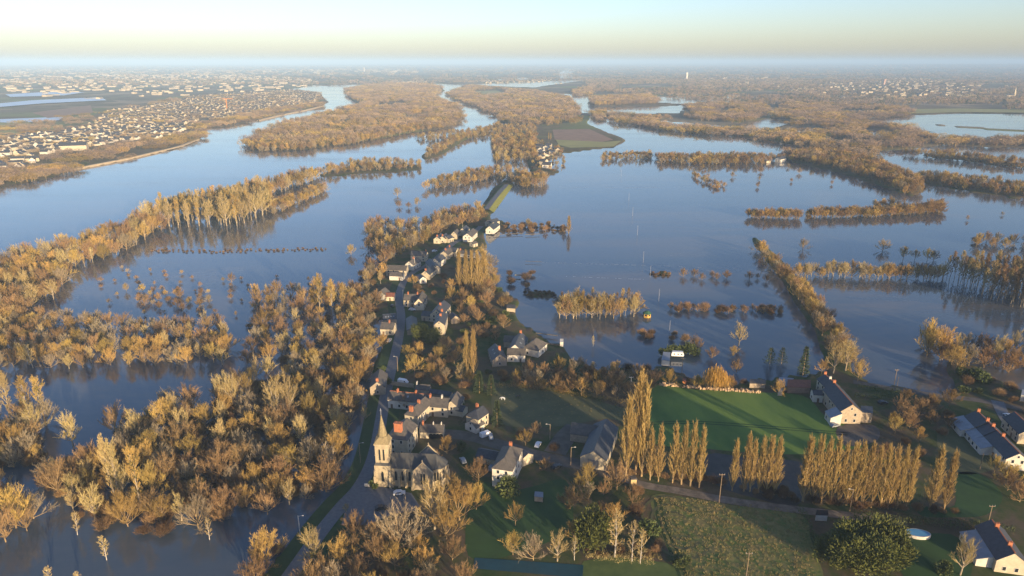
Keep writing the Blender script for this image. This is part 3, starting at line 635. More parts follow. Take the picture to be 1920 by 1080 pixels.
def lean_to(label, pts, h1, h2, wall, roof, name='shed', cat='shed'):
    """mono pitched outbuilding: four corner pixels of its base seen on the ground, walls h1 at the first edge and h2 at the opposite one"""
    P = [G(x, y, LZ) for x, y in pts]; c = sum(P, Vector()) / 4; e = empty(name, (c.x, c.y, LZ)); tag(e, label, cat); q = MB()
    hs = (h1, h1, h2, h2); vs = [(p.x - c.x, p.y - c.y, -.3) for p in P] + [(p.x - c.x, p.y - c.y, hh) for p, hh in zip(P, hs)]
    q.add(vs, [(0, 1, 5, 4), (1, 2, 6, 5), (2, 3, 7, 6), (3, 0, 4, 7), (4, 5, 6, 7)]); q.build('wall', wall, e); q = MB()
    up = [((p.x - c.x) * 1.06, (p.y - c.y) * 1.06, hh + .04) for p, hh in zip(P, hs)]; vs = up + [(x, y, z + .16) for x, y, z in up]
    q.add(vs, [(3, 2, 1, 0), (4, 5, 6, 7), (0, 1, 5, 4), (1, 2, 6, 5), (2, 3, 7, 6), (3, 0, 4, 7)]); q.build('roof', roof, e); return e
house('tall cream house with broad orange chimney behind the church', (750,802), (763,784), 10.4, 7.6, 8.6, CREAM, SLATE_W, (1,0), [(.18,0,2.6)])
house('long white house with slate roof and courtyard beside the road', (732,733), (803,740), 6.6, 4.2, 7.5, WHITE, SLATE_W, (0,0), [(.2,),(.68,)], skyl=1, ridge=True)
house('hipped cream wing running from the long white house towards the church', (797,744), (776,764), 8.0, 5.6, 6.2, CREAM, SLATE_W, (0,1), [(.45,),(.97,0,1.4)])
house('cream middle house facing the garden courtyard', (806,744), (843,747), 7.4, 4.8, 8.0, CREAM, SLATE_W, (0,0), [(.03,),(.62,0,.9)])
house('cross wing with steep slate roof ending the courtyard range', (857,734), (846,752), 7.2, 4.4, 6.5, CREAM, SLATE_W, (0,0), [])
house('low slate roofed annex beside the courtyard range', (850,757), (872,762), 4.2, 2.8, 5, CREAM, SLATE, (0,0), [], win=False)
house('small two storey cream house with orange chimney at the paddock', (893,769), (905,761), 7.8, 5.6, 6.4, CREAM, SLATE, (1,0), [(.75,.5)])
house('low white gabled cottage before the two storey cream house', (882,789), (898,780), 5.2, 2.8, 6.4, WHITE, SLATE_W, (0,0), [])
arc = house('low open fronted slate outbuilding with arches behind the church', (789,795), (832,796), 5.0, 3.0, 6, CREAM, SLATE_W, (0,0), [(.1,),(.55,0,.6),(.9,0,.6)], win=False, door=False)
house('roadside stone house with slate roof and lit gable left of the road', (707,716), (712,692), 6.8, 4.0, 7, TAN, SLATE_W, (0,0), [(.05,)])
house('walled outbuilding behind the long white house', (781,720), (806,722), 4.4, 2.8, 4, TAN, SLATE_W, (0,0), [(.05,0,.8)], win=False)
house('narrow slate shed along the courtyard back wall', (808,729), (846,735), 3.8, 2.6, 3.5, TAN, SLATE, (0,0), [], win=False)
house('tall white house with hipped slate roof right of the church', (946,858), (957,836), 10.6, 7.8, 7.6, WHITE, SLATE_W, (1,1), [(.8,)])
house('low slate wing left of the tall white house', (898,841), (934,848), 4.4, 2.8, 6, CREAM, SLATE, (0,0), [], win=False)
house('small slate annex right of the tall white house', (981,843), (990,850), 5.0, 3.6, 5, CREAM, SLATE, (0,0), [], win=False)
barn = house('long slate barn with lit gable and doors', (1113,846), (1137,786), 7.8, 4.6, 10, CREAM, SLATE, (0,0), [], win=False, name='barn', cat='barn', door=False)
house('stone cross barn joined to the long slate barn', (1073,792), (1126,799), 6.4, 3.6, 8.5, TAN, SLATE_W, (0,0), [], win=False, name='barn', cat='barn')
house('slate roofed stone farmhouse with lit gable beside the green field', (1564,718), (1599,758), 9.4, 6.0, 9.0, TAN, SLATE, (0,0), [(.0,)], ridge=True)
house('lower rear wing of the slate farmhouse', (1547,702), (1563,717), 7.4, 5.0, 7.0, CREAM, SLATE, (0,0), [(.0,),(.6,0,.9)], ridge=True)
house('small white annex left of the slate farmhouse', (1524,731), (1542,732), 5.0, 3.8, 5, WHITE, SLATE, (0,0), [])
lean_to('flat roofed stone annex right of the farmhouse gable', [(1612,792),(1633,793),(1632,781),(1611,780)], 4.8, 4.8, TAN, SLATE)
lean_to('red roofed brick shed left of the slate farmhouse', [(1475,737),(1517,738),(1517,728),(1476,727)], 3.0, 4.2, mat('dull_brick', (0.26,0.17,0.12), (0.18,0.12,0.085), .8), RUST)
lean_to('pale metal shed left of the red roofed shed', [(1456,733),(1474,734),(1486,722),(1460,720)], 2.8, 3.4, ZINC, ZINC)
house('upper end house of the slate row with brick chimneys', (1832,770), (1852,790), 8.0, 5.0, 8.2, WHITE, SLATE, (0,0), [(.12,),(.97,)], ridge=True)
house('middle house of the slate row with brick chimneys', (1853,791), (1868,806), 7.6, 4.8, 8.2, WHITE, SLATE, (0,0), [(.6,)], ridge=True)
house('lower end house of the slate row with brick chimney', (1869,807), (1912,850), 7.4, 4.6, 8.2, WHITE, SLATE, (0,0), [(.28,)], ridge=True)
house('slate house at the right edge behind the slate row', (1903,773), (1935,803), 7.5, 4.6, 8, CREAM, SLATE, (0,0), [], ridge=True)
house('lower right slate house with lit gable and brick chimneys', (1860,975), (1903,1037), 7.6, 4.4, 8.4, CREAM, SLATE, (0,0), [(.22,),(.78,)], ridge=True)
lean_to('small white hut at the right edge above the lane', [(1912,752),(1935,755),(1936,746),(1914,744)], 3, 3.6, WHITE, ZINC)
def side_shed(label, h, x0, x1, depth, hw_, hlow, hhigh, wall=WHITE, roof=ZINC):
    """mono pitched shed leaning on the camera side wall of a house, x0..x1 along its ridge in metres from the middle"""
    an = h.rotation_euler.z; c, s_ = math.cos(an), math.sin(an); e = empty('lean_to_shed', h.location, an); tag(e, label, 'shed'); y0, y1 = -hw_ - .02, -hw_ - depth
    q = MB(); q.add([(x0, y1, -.3), (x1, y1, -.3), (x1, y0, -.3), (x0, y0, -.3), (x0, y1, hlow), (x1, y1, hlow), (x1, y0, hhigh), (x0, y0, hhigh)], [(0, 1, 5, 4), (1, 2, 6, 5), (3, 0, 4, 7), (4, 5, 6, 7)]); q.build('wall', wall, e)
    k = (hhigh - hlow) / depth; q = MB(); up = [(x0 - .2, y1 - .3, hlow - .3 * k + .05), (x1 + .2, y1 - .3, hlow - .3 * k + .05), (x1 + .2, y0 - .05, hhigh + .05), (x0 - .2, y0 - .05, hhigh + .05)]
    q.add(up + [(x, y, z + .14) for x, y, z in up], [(3, 2, 1, 0), (4, 5, 6, 7), (0, 1, 5, 4), (1, 2, 6, 5), (2, 3, 7, 6), (3, 0, 4, 7)]); q.build('roof', roof, e)
    for k in range(max(1, int((x1 - x0) / 3.5))): window(e, x0 + 1.6 + k * 3.4, y1 - .02, 1.5, 0)
for lb, x0, x1, dp, hw_, hl_, hh_, lab in [('slate roofed stone farmhouse', 6, 12, 4.5, 4.5, 3.4, 5.6, 'pale metal lean to at the front left of the slate farmhouse'), ('upper end house of the slate row', -5.5, 4.5, 5.0, 4.1, 2.8, 4.7, 'pale metal lean to along the upper slate row'), ('middle house of the slate row', -4, 3.5, 3.8, 4.1, 2.8, 4.5, 'pale metal lean to along the middle slate row'), ('lower end house of the slate row', -9, -1, 4.2, 4.1, 2.8, 4.3, 'pale metal lean to along the lower slate row'), ('lower right slate house', -6.5, 6.5, 4.6, 4.2, 2.5, 4.1, 'wide pale metal lean to along the lower right slate house')]:
    h_ = [o for o in COL.objects if o.type == 'EMPTY' and str(o.get('label', '')).startswith(lb)][0]; side_shed(lab, h_, x0, x1, dp, hw_, hl_, hh_)
# upper village
for a in [
 ('long cream roadside barn house with lit gable', (726,497), (763,498), 7, 4.4, 8, CREAM, SLATE_W, (0,0), []), ('white low house before the long roadside barn house', (732,510), (757,511), 5.2, 3.2, 6, WHITE, SLATE_W, (0,0), []),
 ('white gabled house beside the upper road', (767,490), (781,482), 7, 4.2, 7, WHITE, SLATE_W, (0,0), [(.6,)]), ('broad slate house behind the white gabled house', (772,470), (800,471), 7.4, 4.6, 8, CREAM, SLATE_W, (0,0), [(.95,)]),
 ('slate house with blue lit roof in the upper row', (806,485), (817,497), 6.8, 4.4, 7, CREAM, SLATE, (0,0), []), ('white ended slate house in the upper row', (815,485), (828,477), 6.8, 4.4, 7, WHITE, SLATE, (0,0), []),
 ('slate house with lit gable at the upper road bend', (797,508), (810,497), 6.6, 4.0, 6.5, CREAM, SLATE, (0,0), [(.08,)]), ('small hipped cottage before the lit gable house', (787,513), (793,519), 5.0, 3.2, 5, WHITE, SLATE, (1,0), []),
 ('cream gabled house in the middle of the upper row', (832,471), (843,464), 6.6, 4.0, 7, CREAM, SLATE_W, (0,0), [(.3,)]), ('slate house right of the cream gabled house', (842,463), (858,465), 6.4, 4, 7, CREAM, SLATE, (0,0), [(.05,)]), ('low white long house above the poplar row', (862,469), (887,473), 4.6, 3, 6, WHITE, SLATE_W, (0,0), [(.05,)], ),
 ('left one of the twin gabled cottages', (819,444), (826,437), 6, 3.8, 6, CREAM, SLATE, (0,0), [(.1,)]), ('right one of the twin gabled cottages', (829,443), (836,437), 6, 3.8, 6, CREAM, SLATE, (0,0), [(.1,)]), ('slate house right of the twin gabled cottages', (836,443), (845,440), 5.6, 3.6, 6, CREAM, SLATE, (0,0), []),
 ('steep gabled house behind the twin cottages', (851,434), (857,429), 7, 4, 6, CREAM, SLATE_W, (0,0), []), ('cream house with slate roof behind the big white house', (867,428), (874,422), 7, 4.2, 6.5, CREAM, SLATE, (0,0), []),
 ('big white house at the head of the village', (876,438), (887,428), 7.4, 4.6, 8, WHITE, SLATE_W, (0,0), []), ('small cream shed below the big white house', (884,454), (892,452), 4, 2.8, 5, CREAM, SLATE_W, (0,0), []), ('white gabled house nearest the causeway', (918,424), (930,415), 7, 4, 7.5, WHITE, SLATE, (0,0), []), ('slate house behind the causeway house', (914,413), (932,409), 6.2, 4, 7, CREAM, SLATE, (0,0), []),
 ('white fronted gable left of the road', (713,545), (722,539), 6.6, 3.8, 7, WHITE, SLATE_W, (0,0), []), ('low rust roofed house beside the road', (724,549), (740,549), 4.6, 3, 6, CREAM, RUST, (0,0), [])]:
    house(*a)
house('cream stone house with dormer gables right of the road', (759,551), (791,552), 7.4, 4.6, 8, CREAM, SLATE_W, (0,0), [(.2,),(.75,)])
house('cross gable wing of the cream stone house', (785,560), (792,546), 7.8, 4.6, 6, CREAM, SLATE_W, (0,0), [])
house('slate house set back among the gardens', (833,563), (818,581), 8, 5, 8, CREAM, SLATE, (0,0), [(.5,)])
house('tall narrow slate house with skylights and orange chimneys', (829,583), (823,602), 8.6, 6.2, 6.4, CREAM, SLATE, (0,0), [(.05,),(.5,)], skyl=3)
house('dark low slate range beside the tall narrow house', (793,583), (815,585), 5.2, 3.4, 6, TAN, SLATE, (0,0), [])
house('cream roadside house with pale chimney left of the road', (716,604), (740,605), 6.2, 3.6, 8, CREAM, SLATE_W, (0,0), [(.6,)])
house('slate workshop with skylights left of the road', (718,590), (742,588), 5.6, 4.0, 10, TAN, SLATE, (0,0), [], skyl=4, win=False)
house('low dark slate outbuilding right of the road', (771,592), (773,614), 4.6, 3, 6, TAN, SLATE, (0,0), [], win=False)
house('pointed slate annex beside the russet garden tree', (848,585), (854,592), 5, 3, 5, TAN, SLATE, (0,0), [], win=False)
house('white gabled farmhouse at the eastern flood', (966,646), (977,623), 8.2, 5, 7.5, WHITE, SLATE, (0,0), [(.95,)], skyl=2)
house('brown roofed wing behind the white gabled farmhouse', (946,629), (967,630), 5.6, 3.4, 7, TAN, SLATE_W, (0,0), [], win=False)
house('low white range before the gabled farmhouse', (952,653), (985,654), 6.2, 4, 6.5, WHITE, SLATE_W, (0,0), [])
house('hipped slate house at the flood edge of the eastern farm', (1001,638), (1006,634), 7.6, 4, 9, WHITE, SLATE_W, (1,1), [])
house('blue slate roofed house left of the eastern farm', (928,644), (937,664), 6.8, 3.6, 7.5, TAN, SLATE, (0,0), [(.5,.3)], skyl=2)
# dark panels drawn as the shade inside the outbuilding arches, and doors of the barn
Lh = 0.5 * (G(832,796,LZ+5) - G(789,795,LZ+5)).length
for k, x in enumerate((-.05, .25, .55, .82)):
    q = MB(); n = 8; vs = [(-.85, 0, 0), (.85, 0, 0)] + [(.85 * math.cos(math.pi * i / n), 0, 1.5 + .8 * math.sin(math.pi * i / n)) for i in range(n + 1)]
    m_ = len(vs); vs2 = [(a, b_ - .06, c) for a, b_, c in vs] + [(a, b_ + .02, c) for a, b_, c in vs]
    q.add(vs2, [tuple(range(m_)), tuple(range(2 * m_ - 1, m_ - 1, -1))]); q.build('arch_shade_panel', PANE, arc, (x * Lh, -3.02, .02))
bl = 0.5 * (G(1137,786,LZ+7.8) - G(1113,846,LZ+7.8)).length
q = MB(); q.box((-bl - .04, 0, 2.0), (.12, 4.2, 4.0)); q.build('barn_door', mat('grey_door', (.22,.21,.20), None, 1, .7), barn)

# ------------------------------------------------------------------ church
STONE = mat('church_stone', (0.44, 0.36, 0.235), (0.27, 0.22, 0.145), 0.6, 0.9, 9)
STONE_D = mat('church_dark_stone', (0.36, 0.30, 0.22), (0.22, 0.18, 0.13), 1.2, 0.9, 9)
SPIRE = mat('lichen_spire_stone', (0.27, 0.215, 0.115), (0.15, 0.12, 0.07), 1.6, .9, 9)
CSLATE = mat('church_slate', (0.085, 0.080, 0.068), (0.040, 0.044, 0.052), 0.35, .6, 9)
RZc, EVc, Wc = 11.4, 8.0, 8.6
pa, pb = G(736, 849, LZ + RZc), G(812, 852, LZ + RZc); dch = (pb - pa).normalized(); cang = math.atan2(dch.y, dch.x)
corg = Vector((pa.x, pa.y, LZ)); ch = empty('church', corg, cang); tag(ch, 'stone church with lichened spire, slate roofs and buttresses', 'church')
Lc = (pb - pa).length
def loc(px, py, z):
    p = G(px, py, LZ + z) - corg; return p.x * math.cos(-cang) - p.y * math.sin(-cang), p.x * math.sin(-cang) + p.y * math.cos(-cang)
xt = (loc(789, 869, 11.2)[0] + loc(806, 836, 11.2)[0]) / 2; yf = loc(789, 869, 11.2)[1]; yb = loc(806, 836, 11.2)[1]
hw = Wc / 2; xe = Lc + 1.0
q = MB(); q.add([(0, -hw, -.4), (xe, -hw, -.4), (xe, hw, -.4), (0, hw, -.4), (0, -hw, EVc), (xe, -hw, EVc), (xe, hw, EVc), (0, hw, EVc), (0, 0, RZc), (xe, 0, RZc)], [(0, 1, 5, 4), (2, 3, 7, 6), (3, 0, 4, 8, 7), (1, 2, 6, 9, 5)]); q.build('nave_wall', STONE, ch)
ap = [(xe + hw * .95 * math.cos(a), hw * math.sin(a)) for a in [R(-90 + 36 * k) for k in range(6)]]
q = MB(); n = len(ap); q.add([(x, y, -.4) for x, y in ap] + [(x, y, EVc) for x, y in ap], [(i, i + 1, n + i + 1, n + i) for i in range(n - 1)]); q.build('apse_wall', STONE, ch)
ro = gable_roof(xe, Wc, EVc, RZc, .35, .2, 0, 0).build('nave_roof', CSLATE, ch, (xe / 2, 0, 0))
q = MB(); ap2 = [(xe + .05 + (x - xe) * 1.09, y * 1.09) for x, y in ap]; q.add([(x, y, EVc - .2) for x, y in ap2] + [(xe + .05, 0, RZc + .18)], [(i, i + 1, n) for i in range(n - 1)]); q.build('apse_roof', CSLATE, ch)
TW = 7.2; ty0, ty1 = yf, yb; tl = ty1 - ty0
q = MB(); q.add([(xt - TW / 2, ty0, -.4), (xt + TW / 2, ty0, -.4), (xt + TW / 2, ty1, -.4), (xt - TW / 2, ty1, -.4), (xt - TW / 2, ty0, 7.4), (xt + TW / 2, ty0, 7.4), (xt + TW / 2, ty1, 7.4), (xt - TW / 2, ty1, 7.4), (xt, ty0, 11.0), (xt, ty1, 11.0)],
     [(0, 1, 5, 8, 4), (1, 2, 6, 5), (2, 3, 7, 9, 6), (3, 0, 4, 7)]); q.build('transept_wall', STONE_D, ch)
tr = gable_roof(tl - .5, TW, 7.4, 11.0, .2, .2, 0, 0).build('transept_roof', SLATE, ch, (xt, (ty0 + ty1) / 2, 0.03), math.pi / 2)
for yy in (ty0, ty1):                                      # raised gable copings
    q = MB()
    for s in (-1, 1):
        a, b_ = Vector((xt + s * (TW / 2 + .25), yy, 7.25)), Vector((xt, yy, 11.35)); dd = b_ - a; 
        q.add([a + Vector((0, -.25, 0)), a + Vector((0, .25, 0)), b_ + Vector((0, .25, 0)), b_ + Vector((0, -.25, 0)), a + Vector((0, -.25, .4)), a + Vector((0, .25, .4)), b_ + Vector((0, .25, .4)), b_ + Vector((0, -.25, .4))], [(0, 1, 2, 3), (7, 6, 5, 4), (0, 4, 5, 1), (1, 5, 6, 2), (2, 6, 7, 3), (3, 7, 4, 0)])
    q.box((xt, yy, 12.1), (.14, .14, 1.1)); q.box((xt, yy, 12.2), (.6, .14, .14)); q.build('gable_coping', STONE, ch)
# tower and spire
TWW = 5.2; tcx, tcy = -TWW / 2 - .15, -hw + TWW / 2 - .5
q = MB(); q.box((tcx, tcy, 4.3), (TWW + .7, TWW + .7, 9.4)); q.build('tower_base', STONE, ch)
q = MB(); q.box((tcx, tcy, 9.5), (TWW + .72, TWW + .72, 1.0), 0, taper=.84); q.build('tower_skirt_roof', CSLATE, ch)
q = MB(); q.box((tcx, tcy, 13.6), (TWW - .3, TWW - .3, 7.4)); q.build('tower_wall', STONE, ch)
q = MB(); q.box((tcx, tcy, 17.45), (TWW + .3, TWW + .3, .4)); q.box((tcx, tcy, 13.0), (TWW, TWW, .22)); q.build('cornice', STONE, ch)
q = MB(); n = 8; r_ = TWW * .42; ring = [(tcx + r_ * math.cos(2 * math.pi * (i + .5) / n), tcy + r_ * math.sin(2 * math.pi * (i + .5) / n), 18.2) for i in range(n)]
q.add(ring + [(tcx, tcy, 28.6)], [(i, (i + 1) % n, n) for i in range(n)])
sq = [(tcx + a * (TWW / 2 + .1), tcy + b_ * (TWW / 2 + .1), 17.66) for a, b_ in ((1, 1), (-1, 1), (-1, -1), (1, -1))]
ring2 = [(tcx + .97 * (x - tcx), tcy + .97 * (y - tcy), 20.2) for x, y, z in ring]
q.add(sq + ring2, [(0, 5, 4), (0, 4, 11, 3), (1, 7, 6), (1, 6, 5, 0), (2, 9, 8), (2, 8, 7, 1), (3, 11, 10), (3, 10, 9, 2)])
sp = q.build('spire', SPIRE, ch); q = MB(); q.tube((tcx, tcy, 28.3), (tcx, tcy, 30.6), .07, .05, 6); q.box((tcx, tcy, 29.9), (.9, .1, .1)); q.tube((tcx, tcy, 30.5), (tcx, tcy, 30.8), .16, .1, 6); q.build('cross', METAL, sp)
def lancet(x, y, z, w_, h_, rz=0.0, nm='lancet_window'):
    key = ('lanc', w_, h_)
    if key not in SHARE:
        for kk, (ww, hh, dp, mt) in enumerate(((w_ + .3, h_ + .25, .10, STONE), (w_, h_, .16, PANE))):
            q = MB(); pts = [(-ww / 2, 0), (ww / 2, 0), (ww / 2, hh - ww * .75), (ww * .28, hh - ww * .25), (0, hh), (-ww * .28, hh - ww * .25), (-ww / 2, hh - ww * .75)]; m_ = len(pts)
            q.add([(a, -dp, b_ - kk * 0 ) for a, b_ in pts] + [(a, dp, b_) for a, b_ in pts], [tuple(range(m_)), tuple(range(2 * m_ - 1, m_ - 1, -1))] + [(i, m_ + i, m_ + (i + 1) % m_, (i + 1) % m_) for i in range(m_)]); SHARE[key + (kk,)] = q.mesh('lancet', mt)
        SHARE[key] = 1
    o = link(SHARE[key + (0,)], nm, ch, (x, y, z), rz); link(SHARE[key + (1,)], 'pane', o, (0, 0, .1))
nb = 3; x0, x1 = 0.6, xt - TW / 2 - .4
for k in range(nb): lancet(x0 + (x1 - x0) * (k + .5) / nb, -hw - .02, 2.6, .85, 3.9); lancet(x0 + (x1 - x0) * (k + .5) / nb, hw + .02, 2.6, .85, 3.9)
lancet(tcx, tcy - TWW / 2 - .37, 2.6, .85, 4.0)
for k in (-.55, .55): lancet(xt + k, ty0 - .02, 2.4, .7, 4.6)
for k in (-.75, .75):
    lancet(tcx + k, tcy - TWW / 2 + .13, 11.0, .6, 4.6); lancet(tcx + TWW / 2 - .13, tcy + k, 11.0, .6, 4.6, math.pi / 2); lancet(tcx - TWW / 2 + .13, tcy + k, 11.0, .6, 4.6, math.pi / 2)
lancet((xt + TW / 2 + xe) / 2 + .5, -hw - .02, 3.0, .8, 3.6)
for i in range(len(ap) - 1):
    a, b_ = Vector((*ap[i], 0)), Vector((*ap[i + 1], 0)); m_ = (a + b_) / 2; dd = b_ - a; lancet(m_.x, m_.y, 3.0, .75, 3.5, math.atan2(dd.y, dd.x))
def buttress(x, y, dx, dy, h=6.4):
    q = MB(); ang_ = math.atan2(dy, dx); q.box((x + dx * .45, y + dy * .45, h * .32), (.95, .8, h * .64 + .4), 0, ang_); q.box((x + dx * .25, y + dy * .25, h * .75), (.6, .7, h * .5), 0, ang_, .8); q.build('buttress', STONE, ch)
for k in range(nb + 1): buttress(x0 + (x1 - x0) * k / nb, -hw, 0, -1)
for s in (-1, 1): buttress(xt + s * TW / 2, ty0, s * .5, -.86, 6.8); buttress(tcx + s * (TWW / 2 + .2), tcy - TWW / 2 - .35, 0, -1, 7.2)
for (x, y) in ap[1:-1]: d_ = Vector((x - xe, y, 0)).normalized(); buttress(x, y, d_.x, d_.y)

# ------------------------------------------------------------------ far town, hamlets
def far_house(q, x, y, z, L, W, ev, rz_, ang):
    c, s = math.cos(ang), math.sin(ang); hl, hw_ = L / 2, W / 2
    def T(a, b_, z_): return (x + a * c - b_ * s, y + a * s + b_ * c, z + z_)
    vs = [T(-hl, -hw_, -1), T(hl, -hw_, -1), T(hl, hw_, -1), T(-hl, hw_, -1), T(-hl, -hw_, ev), T(hl, -hw_, ev), T(hl, hw_, ev), T(-hl, hw_, ev), T(-hl, 0, rz_), T(hl, 0, rz_)]
    q.add(vs, [(0, 1, 5, 4), (2, 3, 7, 6), (3, 0, 4, 8, 7), (1, 2, 6, 9, 5)], 0)
    o = .4; k = (rz_ - ev) / hw_
    vs = [T(-hl - o, -hw_ - o, ev - o * k + .1), T(hl + o, -hw_ - o, ev - o * k + .1), T(hl + o, hw_ + o, ev - o * k + .1), T(-hl - o, hw_ + o, ev - o * k + .1), T(-hl - o, 0, rz_ + .1), T(hl + o, 0, rz_ + .1)]
    q.add(vs, [(0, 1, 5, 4), (2, 3, 4, 5)], 1)
TOWN = []
def town(poly, spacing, where, size=(9, 15), dens=.85, jit=.25, ang0=.3):
    P = GA(poly); mn, mx = P.min(0), P.max(0); n = ((mx - mn) / spacing).astype(int) + 1
    for i in range(n[0]):
        for j in range(n[1]):
            x, y = mn[0] + (i + random.gauss(.5, jit)) * spacing, mn[1] + (j + random.gauss(.5, jit)) * spacing
            if not inside(P, np.array([x]), np.array([y]))[0] or random.random() > dens: continue
            if ground_z(x, y) < .5: continue
            a = ang0 + 1.2 * float(fbm(np.array([x / 260.]), np.array([y / 260.]), 2)[0]) * 2 + random.choice((0, math.pi / 2)) + random.gauss(0, .08)
            L = random.uniform(*size); W = min(random.uniform(7.5, 9.5), L) if size[1] < 20 else random.uniform(12, 24); ev = random.uniform(3, 5.6) if size[1] < 20 else random.uniform(5, 9)
            TOWN.append((x, y, ground_z(x, y), L, W, ev, ev + W * random.uniform(.28, .42) if size[1] < 20 else ev + 1.2, a, where))
town([(0,300),(0,262),(100,250),(160,240),(205,215),(330,205),(378,215),(360,240),(300,262),(240,268),(170,278),(60,296)], 22, 'in the near quarter of the far riverside town')
town([(195,210),(330,194),(360,182),(560,168),(598,178),(590,193),(490,213),(400,226),(340,208)], 23, 'in the further quarter of the far riverside town', (9, 18), .8)
town([(0,150),(200,142),(420,140),(600,150),(560,166),(340,184),(190,190),(0,178)], 85, 'x', (14, 50), .34)
town([(-100,132),(760,131),(800,140),(420,142),(0,150),(-100,150)], 200, 'x', (40, 110), .32)
town([(1470,172),(1540,154),(1700,148),(1820,152),(1870,176),(1790,190),(1600,188)], 64, 'x', (12, 24), .36)
town([(1290,150),(1480,146),(1500,165),(1300,165)], 80, 'x', (10, 40), .4)
town([(900,152),(1050,150),(1060,158),(920,162)], 42, 'x', (10, 19), .55)
town([(730,152),(800,151),(800,157),(740,159)], 40, 'x', (10, 19), .6)
town([(1850,150),(1920,148),(1920,190),(1850,190)], 110, 'x', (12, 19), .5)
town([(0,306),(60,300),(75,312),(20,324),(0,326)], 26, 'at the left edge riverside of the far town', (14, 19), .8)
town([(1000,276),(1012,272),(1042,280),(1062,292),(1055,302),(1040,312),(1022,318),(1012,300)], 17, 'in the hamlet amid the flood beyond the causeway', (9, 14), .75)
town([(940,203),(960,200),(1000,214),(1010,225),(990,226),(960,214)], 24, 'in the wooded hamlet on the far bank', (9, 14), .5)
TOWN.sort(key=lambda t: math.hypot(t[0], t[1]))
HOUSES1, far_q = 0, MB()
TM = [[WHITE, SLATE], [CREAM, SLATE], [WHITE, SLATE_W], [CREAM, SLATE]]
FARH = []
for t in TOWN:
    if HOUSES1 < 240 and t[-1] != 'x':
        q = MB(); far_house(q, 0, 0, 0, t[3], t[4], t[5], t[6], 0); o = q.build('far_house', TM[HOUSES1 % 4], None, (t[0], t[1], t[2]), t[7])
        o['label'] = 'white'; o['category'] = 'house'; FARH.append((o, t)); HOUSES1 += 1
    else: far_house(far_q, *t[:3], *t[3:7], t[7])
HLM = [(140,283,'the large riverside building'),(250,297,'the middle of the river wall'),(372,255,'the near end of the town shore'),(60,270,'the left edge row of town houses'),(426,206,'the orange crane'),(590,190,'the further river wall'),(220,250,'the heart of the near town quarter'),(300,230,'the trees between the town quarters'),(1030,285,'the lane of the flooded hamlet'),(985,215,'the wooded far bank hamlet'),(30,315,'the left shore sheds'),(160,262,'the lower town terrace')]
BN = {}
for i, (o, t) in enumerate(FARH):
    x, y, _ = pix(t[0], t[1], t[2]); b_ = min(HLM, key=lambda l: (l[0] - x) ** 2 + 6 * (l[1] - y) ** 2); dx, dy = x - b_[0], y - b_[1]
    dr = ('right of' if dx > 0 else 'left of') if abs(dx) > abs(dy) * 2 else ('in front of' if dy > 0 else 'behind')
    col_ = ('white slate roofed', 'cream slate roofed', 'white brown roofed', 'cream slate roofed')[i % 4]
    BN.setdefault((col_, dr, b_[2]), []).append((math.hypot(dx, dy), o))
for (c_, dr, lm), L in BN.items():
    L.sort(key=lambda a: a[0])
    for k, (_, o) in enumerate(L):
        if len(L) == 1: tag(o, 'small %s house %s %s' % (c_, dr, lm))
        elif k < 3: tag(o, '%s house, %s %s %s' % (c_, ('nearest', 'second', 'third')[k], dr, lm))
        else: tag(o, '%s house far %s %s' % (c_, dr, lm), group='far town houses %s %s' % (dr, lm))
tag(far_q.build('far_town', [CREAM, SLATE_W]), 'pale buildings of the distant town and villages', kind='stuff')
print('TOWN', len(TOWN))
# ------------------------------------------------------------------ where the trees stand
TREES = []
NAMES = {'oak': 'bare_tree', 'oak_red': 'bare_tree', 'pale': 'bare_tree', 'tall': 'bare_tree', 'birch': 'birch_tree', 'stem': 'bare_tree', 'poplar': 'poplar_tree',
         'conifer': 'conifer_tree', 'pine': 'pine_tree', 'bush': 'shrub', 'evergreen': 'evergreen_shrub', 'cypress': 'cypress_tree', 'willow': 'willow_tree'}
CATS = {'shrub': 'shrub', 'evergreen_shrub': 'shrub'}
def base_z(x, y):
    z = ground_z(x, y); return z - 0.1 if z > 0.1 else -0.25
def put(px, py, h, kind, label, wid=1.0, group=None, keep=True):
    p = G(px, py, LZ if ground_z(*G(px, py)[:2]) > .5 else 0.0)
    TREES.append(dict(x=p.x, y=p.y, z=base_z(p.x, p.y), h=h, kind=kind, label=label, wid=wid, group=group, keep=keep, reg=None))
ROADP = np.array([p[:2] for p in smooth_poly([G(x, y, LZ) for x, y in MAIN], 10)]); HP = np.array(HPTS)
def blocked(x, y):
    if y > 800: return False
    if ((ROADP - (x, y)) ** 2).sum(1).min() < 7.5 ** 2: return True
    return bool((((HP[:, :2] - (x, y)) ** 2).sum(1) < HP[:, 2] ** 2).any())
